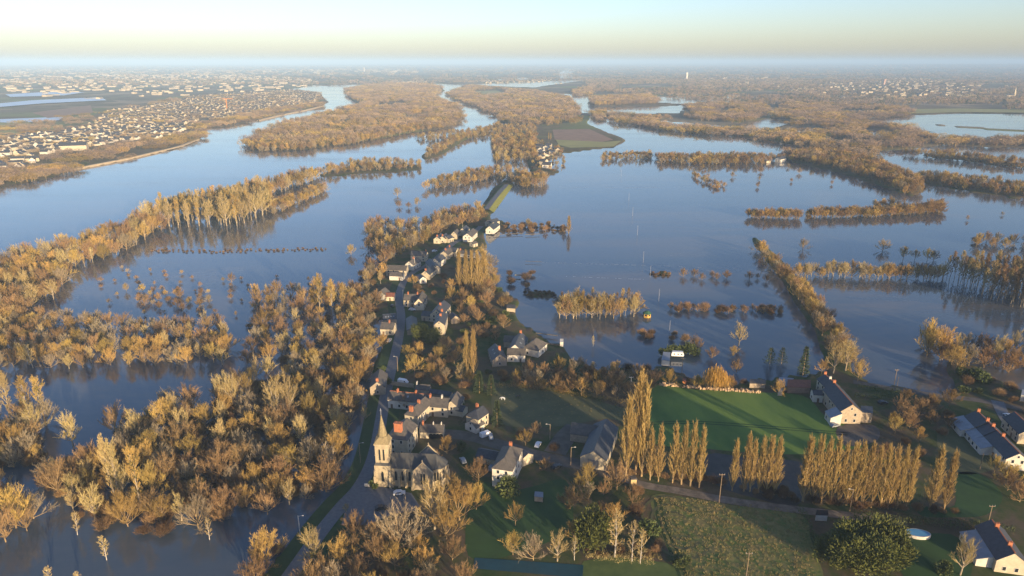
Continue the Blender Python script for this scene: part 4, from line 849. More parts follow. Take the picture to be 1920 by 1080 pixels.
def wood(reg, label, poly, spacing, kinds, h0, h1, clear=(), dens=1.0):
    P = GA(poly); area = 0.5 * abs(np.dot(P[:, 0], np.roll(P[:, 1], 1)) - np.dot(P[:, 1], np.roll(P[:, 0], 1)))
    n = int(area / spacing ** 2 * 3.0) + 4; mn, mx = P.min(0), P.max(0)
    tot = int((mx - mn).prod() / max(area, 1) * n)
    c = rng.random((tot, 2)) * (mx - mn) + mn; c = c[inside(P, c[:, 0], c[:, 1])]
    for cl in clear: c = c[~inside(GA(cl), c[:, 0], c[:, 1])]
    cell = {}; ks = [k for k, _ in kinds]; ws = [w_ for _, w_ in kinds]
    for x, y in c:
        k = (int(x // spacing), int(y // spacing)); ok = True
        for i in (-1, 0, 1):
            for j in (-1, 0, 1):
                for (a, b_) in cell.get((k[0] + i, k[1] + j), ()):
                    if (a - x) ** 2 + (b_ - y) ** 2 < spacing ** 2 * .7: ok = False
        if not ok or blocked(x, y): continue
        if dens < 1 and random.random() > dens: continue
        cell.setdefault(k, []).append((x, y)); kd = random.choices(ks, ws)[0]
        hh = random.uniform(h0, h1)
        if kd in ('bush', 'evergreen'): hh = min(hh, random.uniform(2.2, 4.2))
        TREES.append(dict(x=x, y=y, z=base_z(x, y), h=hh, kind=kd, label=label, wid=random.uniform(.85, 1.2), group=label, keep=False, reg=reg))
OAK = [('oak', 8), ('oak_red', 1), ('pale', 2)]
MIX = [('oak', 5), ('oak_red', 2), ('pale', 2), ('bush', 3)]
# lower left flooded wood
CLR = [[(75,800),(215,790),(210,850),(95,890),(70,850)], [(352,690),(405,690),(398,775),(355,765)]]
wood('flooded_wood', 'bare tree crowded in the flooded wood filling the lower left', [(-260,770),(0,775),(120,795),(230,795),(350,760),(400,735),(470,720),(560,690),(640,680),(690,700),(672,760),(655,800),(640,880),(612,925),(530,960),(450,972),(415,1004),(250,1008),(130,975),(80,925),(90,870),(0,880),(-260,900)], 6.5, [('oak', 9), ('oak_red', 2), ('pale', 1.6), ('bush', 2)], 7, 16, CLR)
wood('flooded_wood', 'bare tree in the clump at the left edge of the flooded wood', [(-260,900),(0,930),(75,960),(60,1010),(0,1020),(-260,1060)], 6.5, OAK, 10, 15)
wood('flooded_brush', 'low brush standing in flood water', [(-200,790),(120,800),(230,800),(350,770),(400,745),(470,730),(560,700),(640,690),(680,710),(655,800),(640,880),(610,915),(520,940),(450,950),(415,985),(250,985),(130,950),(85,905),(90,870),(0,880),(-200,890)], 4.8, [('bush', 6), ('oak_red', 1), ('evergreen', .3)], 3, 5, CLR)
# band of trees standing in the flood across the left middle
wood('tree_band', 'bare tree in the flooded band along the left middle channel', [(-250,600),(60,600),(210,610),(215,690),(60,694),(-250,700)], 6.5, OAK, 9, 13)
wood('tree_band', 'bare tree in the flooded band along the left middle channel', [(228,620),(420,610),(430,640),(425,684),(240,690)], 6.3, OAK, 9, 13)
wood('tree_band', 'bare tree in the flooded band beside the village road', [(470,600),(560,590),(690,590),(700,640),(690,700),(640,690),(560,692),(460,690)], 6.5, MIX, 8, 12, dens=.8)
wood('tree_band', 'bare tree in the flooded band beside the village road', [(470,555),(600,550),(680,560),(690,590),(480,580)], 7, OAK, 8, 13)
wood('half_drowned_scrub', 'thin half drowned shrub in the flood', [(230,500),(420,520),(600,520),(600,560),(420,600),(230,590),(170,540)], 12, [('oak_red', 2), ('oak', 2)], 2.5, 4.5, dens=.45)
# long wooded strip on the left
wood('strip_wood', 'bare tree on the long wooded strip beside the broad river', [(-300,560),(0,500),(100,475),(200,446),(290,408),(305,430),(250,466),(190,490),(130,512),(105,560),(0,620),(-300,660)], 7.5, [('oak', 5), ('pale', 2), ('oak_red', 2), ('tall', 1)], 11, 19)
wood('strip_wood', 'tall bare tree in the strip wood whose trunks mirror in the flood', [(270,425),(285,412),(330,404),(420,385),(510,370),(510,396),(450,424),(330,430)], 8.0, [('tall', 6), ('pale', 4)], 17, 29)
wood('strip_wood', 'bare tree on the far side of the strip wood', [(300,400),(420,372),(540,340),(590,328),(600,338),(540,358),(420,388),(310,408)], 8, [('oak', 5), ('pale', 3)], 12, 20)
wood('strip_wood', 'low golden tree at the tip of the strip wood', [(500,392),(560,372),(608,352),(612,360),(560,386),(510,404)], 6, [('oak', 1)], 8, 12)
# island and far banks
wood('island_wood', 'wooded river island', [(462,277),(500,249),(560,229),(640,208),(685,197),(655,180),(650,168),(720,158),(800,160),(828,166),(808,184),(856,203),(864,224),(838,238),(760,248),(660,268),(560,279),(490,283)], 30, [('patch', 1)], 10, 15, clear=[[(590,238),(660,222),(670,230),(610,246)], [(700,196),(760,190),(770,198),(710,204)], [(740,222),(800,212),(806,220),(750,230)]])
wood('island_wood', 'bare trees along the island shore', [(462,277),(490,270),(560,270),(660,260),(760,242),(838,230),(866,222),(838,240),(760,251),(660,271),(560,282),(490,286)], 10, [('oak', 3), ('oak_red', 1)], 10, 15)
wood('bank_wood', 'wooded far river bank', [(838,176),(880,163),(1000,172),(1060,182),(1080,205),(1080,232),(1000,238),(945,232),(930,220),(900,200),(866,193)], 34, [('patch', 1)], 9, 14, clear=[[(880,172),(940,168),(960,178),(900,182)]])
wood('bank_wood', 'bare trees on the low spit', [(592,326),(680,304),(790,308),(793,318),(690,323),(600,332)], 9, OAK, 9, 14, dens=.9)
wood('bank_wood', 'bare trees on the low spit', [(800,300),(830,285),(870,262),(935,240),(935,236),(840,266),(795,290)], 10, OAK, 9, 13)
wood('bank_wood', 'bare trees on the causeway', [(780,258),(930,240),(1000,236),(1010,262),(1000,266),(930,258),(800,268)], 12, OAK, 9, 13)
wood('bank_wood', 'bare trees in the flooded copse', [(922,262),(1002,262),(1004,300),(930,306)], 10, OAK, 11, 16)
wood('bank_wood', 'bare trees in the flooded row', [(782,360),(830,338),(905,322),(985,325),(1000,340),(985,352),(925,338),(850,354)], 9, OAK, 10, 14)
wood('bank_wood', 'round golden willows at the bend', [(975,338),(1026,338),(1024,352),(980,354)], 8, [('oak', 1)], 13, 16)
wood('bank_wood', 'hamlet trees', [(1000,262),(1060,285),(1058,312),(1030,330),(1005,330),(990,290)], 13, MIX, 5, 9)
wood('bank_wood', 'bare trees in flood', [(1128,292),(1220,290),(1222,300),(1130,303)], 9, OAK, 8, 11)
wood('bank_wood', 'poplar grove', [(1112,186),(1215,182),(1232,196),(1112,199)], 26, [('patch', 1)], 14, 17)
# right hand hedgerow woods
for pl, hh in [([(1228,296),(1420,296),(1470,300),(1420,309),(1240,309)], (10, 15)), ([(1296,328),(1312,330),(1350,352),(1338,356)], (6, 9)), ([(1342,345),(1350,345),(1365,352),(1345,353)], (5, 8)),
             ([(1470,290),(1560,289),(1640,305),(1700,332),(1735,362),(1700,366),(1640,342),(1560,318),(1480,303)], (10, 16)), ([(1720,330),(1800,336),(1920,354),(2150,372),(2150,384),(1920,372),(1800,356),(1720,343)], (9, 14)),
             ([(1690,290),(1800,303),(1920,317),(2150,326),(2150,320),(1920,308),(1780,292)], (9, 14)), ([(1402,406),(1500,408),(1502,412),(1404,411)], (9, 13)), ([(1510,404),(1620,402),(1760,392),(1768,400),(1640,408),(1512,410)], (8, 12)),
             ([(1735,390),(1766,390),(1768,400),(1735,402)], (13, 16)), ([(1640,382),(1680,382),(1690,392),(1640,394)], (7, 10)), ([(1815,455),(1860,452),(1920,456),(2100,462),(2100,472),(1920,468),(1830,462)], (9, 12))]:
    wood('hedgerow_wood', 'bare trees of the flooded hedgerow', pl, 8.0, [('oak', 6), ('oak_red', 2), ('bush', 1)], *hh)
FCL = [[(1225,224),(1330,231),(1415,241),(1415,246),(1330,243),(1235,237)], [(1430,242),(1500,234),(1570,245),(1500,253)], [(1590,245),(1660,241),(1710,254),(1640,261)], [(1490,260),(1580,261),(1650,272),(1560,276)], [(1560,206),(1660,208),(1640,216),(1560,214)], [(1330,206),(1390,204),(1380,214),(1340,214)]]
for pl in [[(1402,404),(1500,406),(1503,412),(1404,411)], [(1508,404),(1620,402),(1760,391),(1768,399),(1640,408),(1512,410)]]: wood('hedgerow_wood', 'bare trees of the flooded hedgerow', pl, 4.6, [('oak', 3), ('oak_red', 1)], 7, 12)
for pl in [[(1440,245),(1530,222),(1690,240),(1750,262),(1700,278),(1640,284),(1540,281),(1430,264)], [(1290,198),(1420,196),(1440,212),(1400,232),(1300,226)], [(1110,212),(1260,226),(1420,246),(1420,260),(1250,246),(1120,224)],
           [(1755,262),(1920,264),(2150,272),(2150,284),(1920,276),(1765,272)], [(1480,196),(1700,205),(1700,218),(1500,232),(1450,220)], [(1080,170),(1110,165),(1110,178),(1080,180)], [(1520,305),(1480,298),(1560,290),(1660,285),(1660,292)]]:
    wood('far_wood', 'far flooded woodland', pl, 30, [('patch', 1)], 9, 14, clear=FCL)
wood('far_wood', 'far woodland patches', [(1100,150),(1500,150),(2300,155),(2300,206),(1800,210),(1500,200),(1380,196),(1230,180),(1100,172)], 75, [('patch_far', 1)], 9, 14, clear=[[(1640,200),(1920,196),(1920,212),(1700,214)], [(1150,160),(1260,158),(1280,166),(1160,170)], [(1380,172),(1470,170),(1480,180),(1400,184)], [(1820,160),(1900,158),(1900,170),(1830,172)], [(1520,158),(1700,152),(1800,156),(1840,176),(1780,186),(1600,184)]], dens=.42)
wood('far_wood', 'town trees', [(1500,156),(1700,150),(1820,154),(1850,178),(1780,188),(1590,186)], 75, [('patch_far', 1)], 5, 8, dens=.3)
wood('far_wood', 'far woodland patches', [(-300,152),(640,148),(1100,146),(1500,140),(2300,138),(2300,156),(1100,152),(830,158),(640,160),(-300,166)], 150, [('patch_far', 1)], 9, 13, dens=.5)
wood('far_wood', 'far woodland patches', [(-600,126),(2500,126),(2500,139),(1100,147),(-600,152)], 330, [('patch_far', 1)], 14, 22, dens=.7)
wood('far_wood', 'trees round the far town', [(0,235),(180,215),(330,185),(560,170),(600,176),(600,200),(470,228),(385,242),(370,262),(280,288),(130,318),(0,345),(-200,360),(-200,250)], 44, [('patch', 1)], 5, 8, dens=.34)
wood('far_wood', 'bank trees of the far town', [(380,240),(420,236),(520,212),(600,200),(598,196),(510,208),(410,230),(385,236)], 22, [('patch', 1)], 7, 11)
wood('far_wood', 'bank trees of the far town', [(0,322),(90,322),(140,310),(140,320),(90,336),(0,350),(-200,390),(-200,350)], 22, [('patch', 1)], 7, 10)
wood('far_wood', 'bank trees of the far town', [(185,286),(240,274),(330,262),(370,250),(372,262),(300,275),(250,282),(190,300),(165,304)], 24, [('patch', 1)], 6, 10, dens=.6)
# village woods
wood('village_grove', 'bare tree in the grove north of the village houses', [(688,440),(700,424),(740,428),(790,425),(850,402),(890,396),(908,408),(900,428),(868,424),(826,440),(815,455),(770,470),(745,486),(720,500),(700,478)], 7.5, [('oak', 6), ('oak_red', 2), ('pale', 2)], 9, 15)
wood('village_grove', 'bare tree between the river and the village road', [(640,600),(712,606),(722,640),(712,690),(696,730),(668,776),(648,770),(640,690)], 7, [('oak', 6), ('oak_red', 1), ('bush', 2), ('pale', 1)], 7, 12)
wood('village_grove', 'bare tree between the river and the upper houses', [(690,500),(726,515),(716,540),(690,560),(712,580),(700,600),(660,600),(650,570),(668,530)], 7, MIX, 8, 13)
wood('village_grove', 'bare tree in the gardens east of the road', [(764,640),(790,650),(850,640),(866,680),(868,705),(900,725),(870,735),(812,716),(760,705),(752,680)], 7.5, [('oak', 5), ('oak_red', 3), ('bush', 2)], 6, 10)
wood('village_grove', 'bare tree in the gardens by the eastern flood', [(840,545),(925,530),(950,560),(960,590),(940,640),(900,650),(850,620),(842,580)], 7.5, [('oak', 4), ('oak_red', 4), ('bush', 2), ('evergreen', 2)], 6, 11)
wood('village_grove', 'bare tree behind the row of village poplars', [(905,480),(920,500),(935,545),(900,555),(895,520)], 6.5, OAK, 9, 14)
wood('orchard_brush', 'bare tree in the thicket behind the paddock', [(935,705),(1010,712),(1060,698),(1120,712),(1230,716),(1222,742),(1160,758),(1050,742),(935,728)], 5.2, [('oak', 4), ('oak_red', 4), ('bush', 1)], 6.5, 10)
wood('orchard_brush', 'bare tree on the flood edge by the eastern farm', [(1070,690),(1200,700),(1230,700),(1240,715),(1080,712)], 6.5, MIX, 5, 9)
wood('flooded_copse', 'bare tree in the flooded copse east of the village', [(1046,582),(1100,578),(1195,580),(1197,596),(1110,600),(1048,598)], 3.6, [('oak', 3), ('pale', 3), ('stem', 3)], 10, 16)
wood('flooded_copse', 'brown shrub row standing in the flood', [(1255,578),(1400,580),(1465,580),(1465,590),(1400,588),(1255,586)], 4.2, [('bush', 2), ('oak_red', 3)], 4, 6.5)
wood('flooded_copse', 'dark shrub clump standing in the flood', [(1278,518),(1300,516),(1440,522),(1440,530),(1290,524)], 7.5, [('oak_red', 1)], 5, 8)
wood('flooded_copse', 'bare tree beside the flooded gardens', [(940,515),(1000,512),(990,540),(945,545)], 11, [('oak_red', 1), ('bush', 1)], 6, 10)
wood('hedge_wood', 'bare tree of the long diagonal hedge across the flood', [(1412,470),(1424,470),(1500,540),(1545,590),(1590,660),(1600,690),(1568,690),(1545,640),(1510,585),(1462,530)], 6.2, [('oak', 1)], 9, 12.5)
wood('hedge_wood', 'pale bare tree of the row joining the diagonal hedge', [(1490,512),(1620,516),(1770,520),(1770,527),(1620,524),(1490,520)], 4.2, [('oak', 3), ('pale', 2)], 9, 13)
wood('plantation', 'slim bare poplar stem in the drowned plantation', [(1765,520),(1860,520),(2100,530),(2100,620),(1920,585),(1840,555)], 4.8, [('stem', 1)], 17, 23)
wood('right_wood', 'bare tree in the drowned wood on the right edge', [(1725,640),(1760,640),(1800,655),(1920,660),(2100,680),(2100,730),(1920,700),(1830,694),(1770,690),(1745,672)], 7.5, [('oak', 6), ('pale', 2), ('oak_red', 2)], 10, 15)
wood('churchyard_wood', 'bare tree in the scrub at the bottom beside the church lane', [(500,1040),(560,1020),(610,985),(680,985),(760,1040),(850,1030),(880,1060),(885,1180),(440,1180)], 6.2, [('oak', 5), ('oak_red', 5), ('bush', 2)], 8, 12, clear=[[(520,1040),(640,930),(670,930),(600,1020),(540,1090)]])
wood('garden_wood', 'bare tree among the gardens below the lane', [(1060,930),(1110,910),(1200,930),(1215,985),(1190,1000),(1120,990),(1070,980)], 6.6, [('oak', 3), ('oak_red', 4), ('bush', 2), ('evergreen', 1)], 6, 10)
wood('right_gardens', 'bare tree beside the right hand farm row', [(1660,800),(1690,762),(1790,758),(1800,790),(1760,830),(1690,838)], 7, [('oak_red', 4), ('oak', 3), ('bush', 1)], 7, 11)
wood('right_gardens', 'bare tree in the right edge gardens', [(1850,880),(1920,860),(2050,880),(2050,960),(1900,950)], 8, [('oak', 3), ('oak_red', 2), ('bush', 2)], 7, 11)
wood('right_gardens', 'shrub in the right edge gardens', [(1790,700),(1920,735),(2000,760),(2000,850),(1930,860),(1920,765),(1800,742)], 8, [('bush', 3), ('evergreen', 1), ('oak_red', 1)], 3, 5)
wood('garden_shrubs', 'shrub of the village gardens', [(740,640),(760,560),(830,520),(900,560),(930,640),(920,720),(870,800),(1000,815),(1060,800),(1140,830),(1060,900),(990,870),(930,800),(860,830),(840,780),(770,700)], 10, [('bush', 4), ('evergreen', 2)], 2, 4, dens=.75)
wood('garden_shrubs', 'shrub along the lane', [(1240,735),(1290,712),(1430,722),(1500,735),(1300,728)], 6, [('bush', 3), ('evergreen', 2)], 2, 4, dens=.8)
wood('garden_shrubs', 'shrub at the foot of the poplars', [(1180,890),(1330,905),(1460,925),(1500,945),(1720,960),(1790,962),(1790,968),(1700,966),(1500,952),(1330,912),(1180,897)], 3.0, [('bush', 1)], 1.5, 3)
wood('garden_shrubs', 'shrub at the field corner', [(1090,1046),(1230,1052),(1250,1040),(1235,1030),(1100,1036)], 3.0, [('bush', 1)], 1.0, 2)
wood('rough_grass', 'tufts', [(1226,934),(1380,950),(1500,967),(1530,1100),(1300,1110),(1262,1050),(1236,985)], 1.25, [('tussock', 1)], .5, 1.0, dens=.8)
wood('rough_grass', 'tufts', [(1100,1050),(1245,1056),(1230,1040),(1110,1040)], 1.0, [('tussock', 1)], .7, 1.3)
wood('rough_grass', 'tufts', [(935,728),(1080,745),(1190,772),(1130,784),(960,798)], 2.6, [('tussock', 1)], .3, .6)
wood('hedgerow_wood', 'lone drowned trees', [(1290,300),(1560,315),(1580,350),(1420,352),(1300,345)], 42, [('oak', 2), ('oak_red', 1)], 6, 10, dens=.7)
wood('flooded_copse', 'flooded garden shrubs', [(942,424),(1000,420),(1058,422),(1062,436),(945,438)], 6, [('bush', 3), ('oak_red', 1)], 2, 5, dens=.6)
wood('half_drowned_scrub', 'reed line', [(285,467),(400,469),(480,468),(612,465),(612,470),(480,473),(400,474),(285,472)], 3.6, [('bush', 1)], .8, 1.5, dens=.75)
wood('flooded_copse', 'reed islet', [(980,549),(1046,552),(1040,557),(990,556)], 3.2, [('bush', 1)], 1.2, 2.2)
wood('flooded_copse', 'reed islet', [(1218,512),(1260,514),(1250,520),(1222,519)], 3.2, [('bush', 1)], 1.0, 1.8)
wood('right_gardens', 'garden trees', [(1650,840),(1760,835),(1770,880),(1720,900),(1640,870)], 9, [('oak_red', 2), ('oak', 1), ('bush', 3)], 4, 8, dens=.7)
wood('hedgerow_wood', 'lone drowned trees', [(1780,395),(1920,400),(1920,430),(1780,425)], 40, [('oak', 1)], 5, 7, dens=.4)
wood('hedgerow_wood', 'drowned shrubs', [(1180,625),(1290,628),(1290,640),(1190,640)], 7, [('bush', 1)], 2, 3.5)
wood('half_drowned_scrub', 'dark clumps', [(235,545),(330,540),(400,560),(390,585),(250,580)], 7, [('oak_red', 2), ('oak', 1)], 4, 7, dens=.6)
# single trees the photograph lets one pick out
U = [
 (30,990,18,'oak','broad golden tree in the flood at the lower left corner',1), (145,1003,9.5,'birch','slim bare sapling in the flood below the lower left wood',1), (200,1050,10,'birch','slim pale sapling leaning out of the flood near the bottom edge',1),
 (393,1012,9,'birch','lone sapling standing in the flood below the wood edge',1), (100,1108,9,'birch','pale sapling cut by the bottom edge at lower left',1), (150,1112,8,'birch','second pale sapling at the bottom edge right of another',1),
 (20,792,24,'tall','tall pale tree at the left edge above the flooded wood',1), (55,800,24,'tall','tall forked tree second from the left edge',1), (85,792,22,'tall','tall ivy clad tree third from the left edge',1), (68,822,18,'pale','pale smooth tree in front of the tall left edge trees',1),
 (138,838,18,'pale','yellow mistletoe laden tree at the left water gap',.9), (257,830,17,'pale','open crowned tree with long bare trunk right of the water gap',.95), (330,792,16,'pale','golden open tree beside the narrow channel',1),
 (218,940,27,'tall','tallest pale spire of the lower left wood',.8), (228,945,26,'tall','tall pale twin stem in the lower left wood',.8), (266,955,25,'tall','tall tree with ivy clumps inside the lower left wood',.8),
 (420,760,18,'pale','pale slender crown left of the channel mouth',1), (440,765,19,'pale','pale slender crown right beside its taller twin',1), (520,788,23,'pale','large pale many stemmed tree above the lower left wood',1.1), (543,780,21,'pale','pale tree leaning against the many stemmed giant',1), (482,712,14,'pale','small pale tree in the flood before the middle band',.8),
 (445,870,9,'pale','low bleached tree in the heart of the lower left wood',1.4), (545,885,12,'oak','wide golden crown in the right part of the lower left wood',1.2), (592,870,10,'oak','golden crown by the grey inlet of the lower left wood',1.1),
 (600,585,25,'tall','tall ivy mottled tree at the flood north of the road',1), (622,592,24,'tall','tall pale tree beside the mottled one at the flood',1), (645,590,21,'tall','right hand one of the tall trees at the flood',1), (612,650,15,'pale','fan shaped pale tree above the flooded band',1.2), (62,690,14,'birch','slim bare tree with straight stem mirrored in the left channel',1),
 (500,1058,14,'oak','wide bare crown left of the lane at the bottom',1.1), (590,1062,16,'pale','mistletoe dotted tree beside the lane at the bottom',1), (650,960,4,'pale','small pollarded tree beside the church car park',1.2),
 (747,1035,20,'oak','giant spreading tree in front of the church car park',1.15), (815,992,20,'pale','tall fan shaped tree right in front of the church apse',1.1), (862,975,18,'oak','dense golden tree right of the church apse',1), (838,1010,14,'oak','lower tree between the giant and the apse tree',1), (893,955,12,'oak','small golden tree at the lawn edge beside the apse trees',.9),
 (897,900,11,'oak_red','round russet tree between church and white house',.95), (985,835,7.5,'oak','small golden tree beside the lane opposite the white house',1), (1003,812,6,'oak_red','small russet tree at the paddock corner',1), (1022,880,5.5,'oak_red','round russet shrub tree right of the white house',1.3),
 (760,765,7,'oak_red','small tree in the courtyard of the long white house',1), (838,850,9,'oak','dark tree behind the church transept',1), (815,865,6,'oak_red','small tree beside the church transept roof',1),
 (966,985,9.5,'oak','golden narrow tree at the lower end of the garden',.8), (962,1040,9,'oak','left tree of the bare row above the teal strip',1), (1000,1050,12,'oak','second tree of the bare row above the teal strip',.9), (1045,1052,12,'pale','third tree of the bare row above the teal strip',1), (1077,1050,9,'birch','white stemmed sapling ending the bare row',1), (1075,1012,9,'oak','yellow lichen covered tree leaning over the garden',1),
 (1152,1045,18,'birch','tall pale birch in the field corner',1.1), (1185,1052,15,'birch','white forked birch right of the tall birch',1), (1200,1056,13,'birch','lower birch at the right of the field corner pair',1), (1100,910,10,'oak','bare tree at the bend below the barn lane',1), (1085,925,8,'oak','bare tree left of the bend below the barn lane',1), (1155,915,12,'oak','bare tree below the two giant poplars',1),
 (865,715,11,'pale','pale open tree left of the two garden conifers',1), (778,700,11,'oak','golden tree right of the village road above the courtyard',1.1), (765,672,8,'oak','golden tree at the road junction',1.2), (695,665,12,'oak','golden tree left of the road near the skylight house',1.1), (672,750,9,'oak','golden tree on the verge above the church road',1),
 (685,790,9,'pale','pollard like tree in front of the roadside gable house',.8), (690,470,11,'oak','golden tree on the river edge left of the upper houses',1.1), (745,480,12,'oak','yellow round tree left of the upper roofs',1.1), (775,535,8,'oak','yellow round tree beside the upper road',1.2), (658,478,10,'oak','lone drowned tree left of the village grove',1),
 (745,368,13,'oak','lone pale tree in the river channel above the grove',1), (748,388,8,'oak_red','low dark tree in the channel below the lone pale tree',1), (766,390,8,'oak_red','dark round tree in the channel right of the low one',1), (782,385,10,'oak','bare tree at the tip of the flooded row',1), (435,530,8,'oak','lone drowned bush tree in the left flood',1),
 (990,425,9,'oak','bare tree inside the flooded garden enclosure',1), (975,428,6,'oak','round bare bush inside the flooded garden enclosure',1.2), (1022,435,8,'oak_red','reddish tree at the flooded garden wall',.9), (1058,436,9,'oak_red','tree left of the orange column tree',.8),
 (1385,648,15,'pale','grey white leafless tree standing in the eastern flood',1.1), (1375,668,6.5,'oak','round golden bush tree in the eastern flood',1.25), (1303,658,10,'oak_red','russet tree behind the evergreen row',1), (1335,672,8,'oak_red','russet tree right of the white caravan',1), (1075,597,15,'pale','fan shaped pale tree of the flooded copse',1.1), (1112,650,7,'birch','pale sapling standing alone in the flood',1),
 (1305,728,8,'oak','yellow green tree left of the weeping willow',1), (1368,728,7.5,'oak','small tree right of the weeping willow',.9), (1255,722,9,'oak','bare tree behind the field wall left of the sheds',1.1), (1460,742,9,'oak','round bare tree beside the red roofed shed',1), (1380,700,9,'oak_red','thin pink tree standing at the flood behind the willow',.7),
 (1562,700,18,'pale','tall golden tree behind the slate farmhouse',1), (1585,695,18,'pale','tall golden tree with pale trunks behind the slate farmhouse',1.1), (1608,715,12,'oak','golden tree on the bank right of the slate farmhouse',1.1), (1540,700,8,'oak','yellow tree between dark conifer and slate farmhouse',1),
 (1505,468,12,'oak','lone round tree in the flood beyond the hedge row',1), (1655,470,12,'oak','twin crowned grey tree in the right flood',1.3), (1693,487,12,'oak','left tree of the four in the right flood',1), (1715,487,9,'oak','second tree of the four in the right flood',1), (1738,489,11,'oak','third tree of the four in the right flood',1), (1750,489,11,'oak','fourth tree of the four in the right flood',1), (1830,462,9,'oak','dark tree at the left end of the right flood grove',1),
 (1738,668,23,'oak','tall golden tree at the right flood edge',.8), (1762,676,21,'oak','golden crown right of the tall right edge tree',.9), (1790,698,15,'oak','spreading golden tree by the allotment',1), (1868,690,9,'birch','white birch in the right hand drowned wood',1),
 (1745,765,8,'oak','golden tree above the clump beside the farm',1.2), (1800,1078,15,'pale','bare open tree in front of the lower right house',.9), (1885,910,10,'oak','golden tree at the right edge below the slate row',1.2), (1745,950,9,'oak','leafless tree left of the last two poplars',.8),
 (497,330,5,'oak','x',1)]
U = U[:-1]
for u in U: put(*u[:5], wid=u[5])
POP = [(1177,893,33,1.0,'left of the giant poplars beside the lane'), (1196,888,42,1.35,'tallest giant poplar beside the lane'), (1207,893,38,1.0,'right of the giant poplars beside the lane')]
for k, (x, yt, yb) in enumerate([(1223,808,900),(1239,800,903),(1266,798,905),(1283,797,908),(1300,795,911),(1317,803,914)]): POP.append((x, yb, None, .9, '%s poplar of the six right of the giants' % ('first', 'second', 'third', 'fourth', 'fifth', 'sixth')[k], yt))
for k, (x, yt, yb) in enumerate([(1380,826,920),(1402,816,921),(1414,828,922),(1430,822,924),(1444,820,926),(1460,823,928)]): POP.append((x, yb, None, .95, '%s poplar of the six by the muddy yard' % ('first', 'second', 'third', 'fourth', 'fifth', 'sixth')[k], yt))
ORD = ['first', 'second', 'third', 'fourth', 'fifth', 'sixth', 'seventh', 'eighth', 'ninth', 'tenth', 'eleventh', 'twelfth', 'thirteenth']
for k, x in enumerate([1515,1533,1550,1567,1582,1598,1613,1629,1645,1662,1677,1693,1710]): POP.append((x, 940 + k * 1.4, None, (1.25, .9, .95, 1.0, .85, .95, .9, .9, .85, .95, .9, .9, .9)[k], '%s poplar from the left in the long lane row' % ORD[k], (822,820,826,824,834,832,831,835,838,838,841,842,842)[k]))
POP += [(1757,956,None,1.1,'left one of the last two poplars beside the green field',842), (1784,957,None,1.0,'right one of the last two poplars beside the green field',848)]
for k, x in enumerate([860,873,884,895,907]): POP.append((x, 543 + (k % 2), None, 1.0 if k < 4 else 1.5, '%s poplar of the village row above the flood' % ORD[k], 472))
POP += [(874,703,None,1.0,'left one of the poplar pair in the village gardens',622), (887,704,None,1.0,'right one of the poplar pair in the village gardens',622), (1068,438,None,1.6,'orange column shaped tree at the flooded garden corner',405),
        (1030,262,15,1.0,'left small poplar before the ploughed field'), (1034,263,14,1.0,'right small poplar before the ploughed field'), (1050,228,14,1.1,'left distant poplar behind the ploughed field'), (1062,229,14,1.1,'right distant poplar behind the ploughed field')]
for a in POP:
    h = a[2]
    if h is None:
        p = G(a[0], a[1], LZ); lo, hi = 3.0, 60.0
        for _ in range(30):
            mid = (lo + hi) / 2
            if pix(p.x, p.y, LZ + mid)[1] > a[5]: lo = mid
            else: hi = mid
        h = lo
    put(a[0] - (a[0] - 960) * .018, a[1], h, 'poplar', 'bare ' + a[4] if 'column' not in a[4] else 'bare ' + a[4], wid=a[3] * (25 / h if h > 28 else 1) * (1.15 if h > 28 else 1))
for u in [(899,737,12,'conifer','left one of the two garden spruces by the paddock',1), (921,741,11,'conifer','right one of the two garden spruces by the paddock',1), (932,800,13,'conifer','tall conifer right of the small two storey house',.9), (1044,690,9,'conifer','dark conifer beside the flooded farm',1), (1505,705,17,'conifer','tall yellow green conifer behind the slate farmhouse',.8),
          (1443,683,10,'pine','left one of two dark pines standing in flood',1), (1465,682,10,'pine','right one of two dark pines standing in flood',.9), (940,422,5,'pine','small dark pine in the flooded garden',1), (108,0,0,'',''  ,1)][:-1]:
    put(*u[:5], wid=u[5])
for u in [(790,640,11,'cypress','large dark evergreen left of the tall village house',1.0), (812,645,10,'cypress','dark evergreen in front of the tall village house',1.0), (1112,1025,15,'cypress','grey green conifer mass beside the tall birch',.8),
          (1555,1050,9.5,'cypress','left end of the dense conifer clump',1), (1580,1062,11,'cypress','front left conifer of the dense clump',1), (1612,1068,12,'cypress','front middle conifer of the dense clump',1), (1645,1068,12,'cypress','front right conifer of the dense clump',1), (1678,1058,10.5,'cypress','right end of the dense conifer clump',1), (1590,1035,12,'cypress','rear left conifer of the dense clump',1), (1625,1032,13,'cypress','rear middle conifer of the dense clump',1), (1660,1035,12,'cypress','rear right conifer of the dense clump',1)]:
    put(*u[:5], wid=u[5])
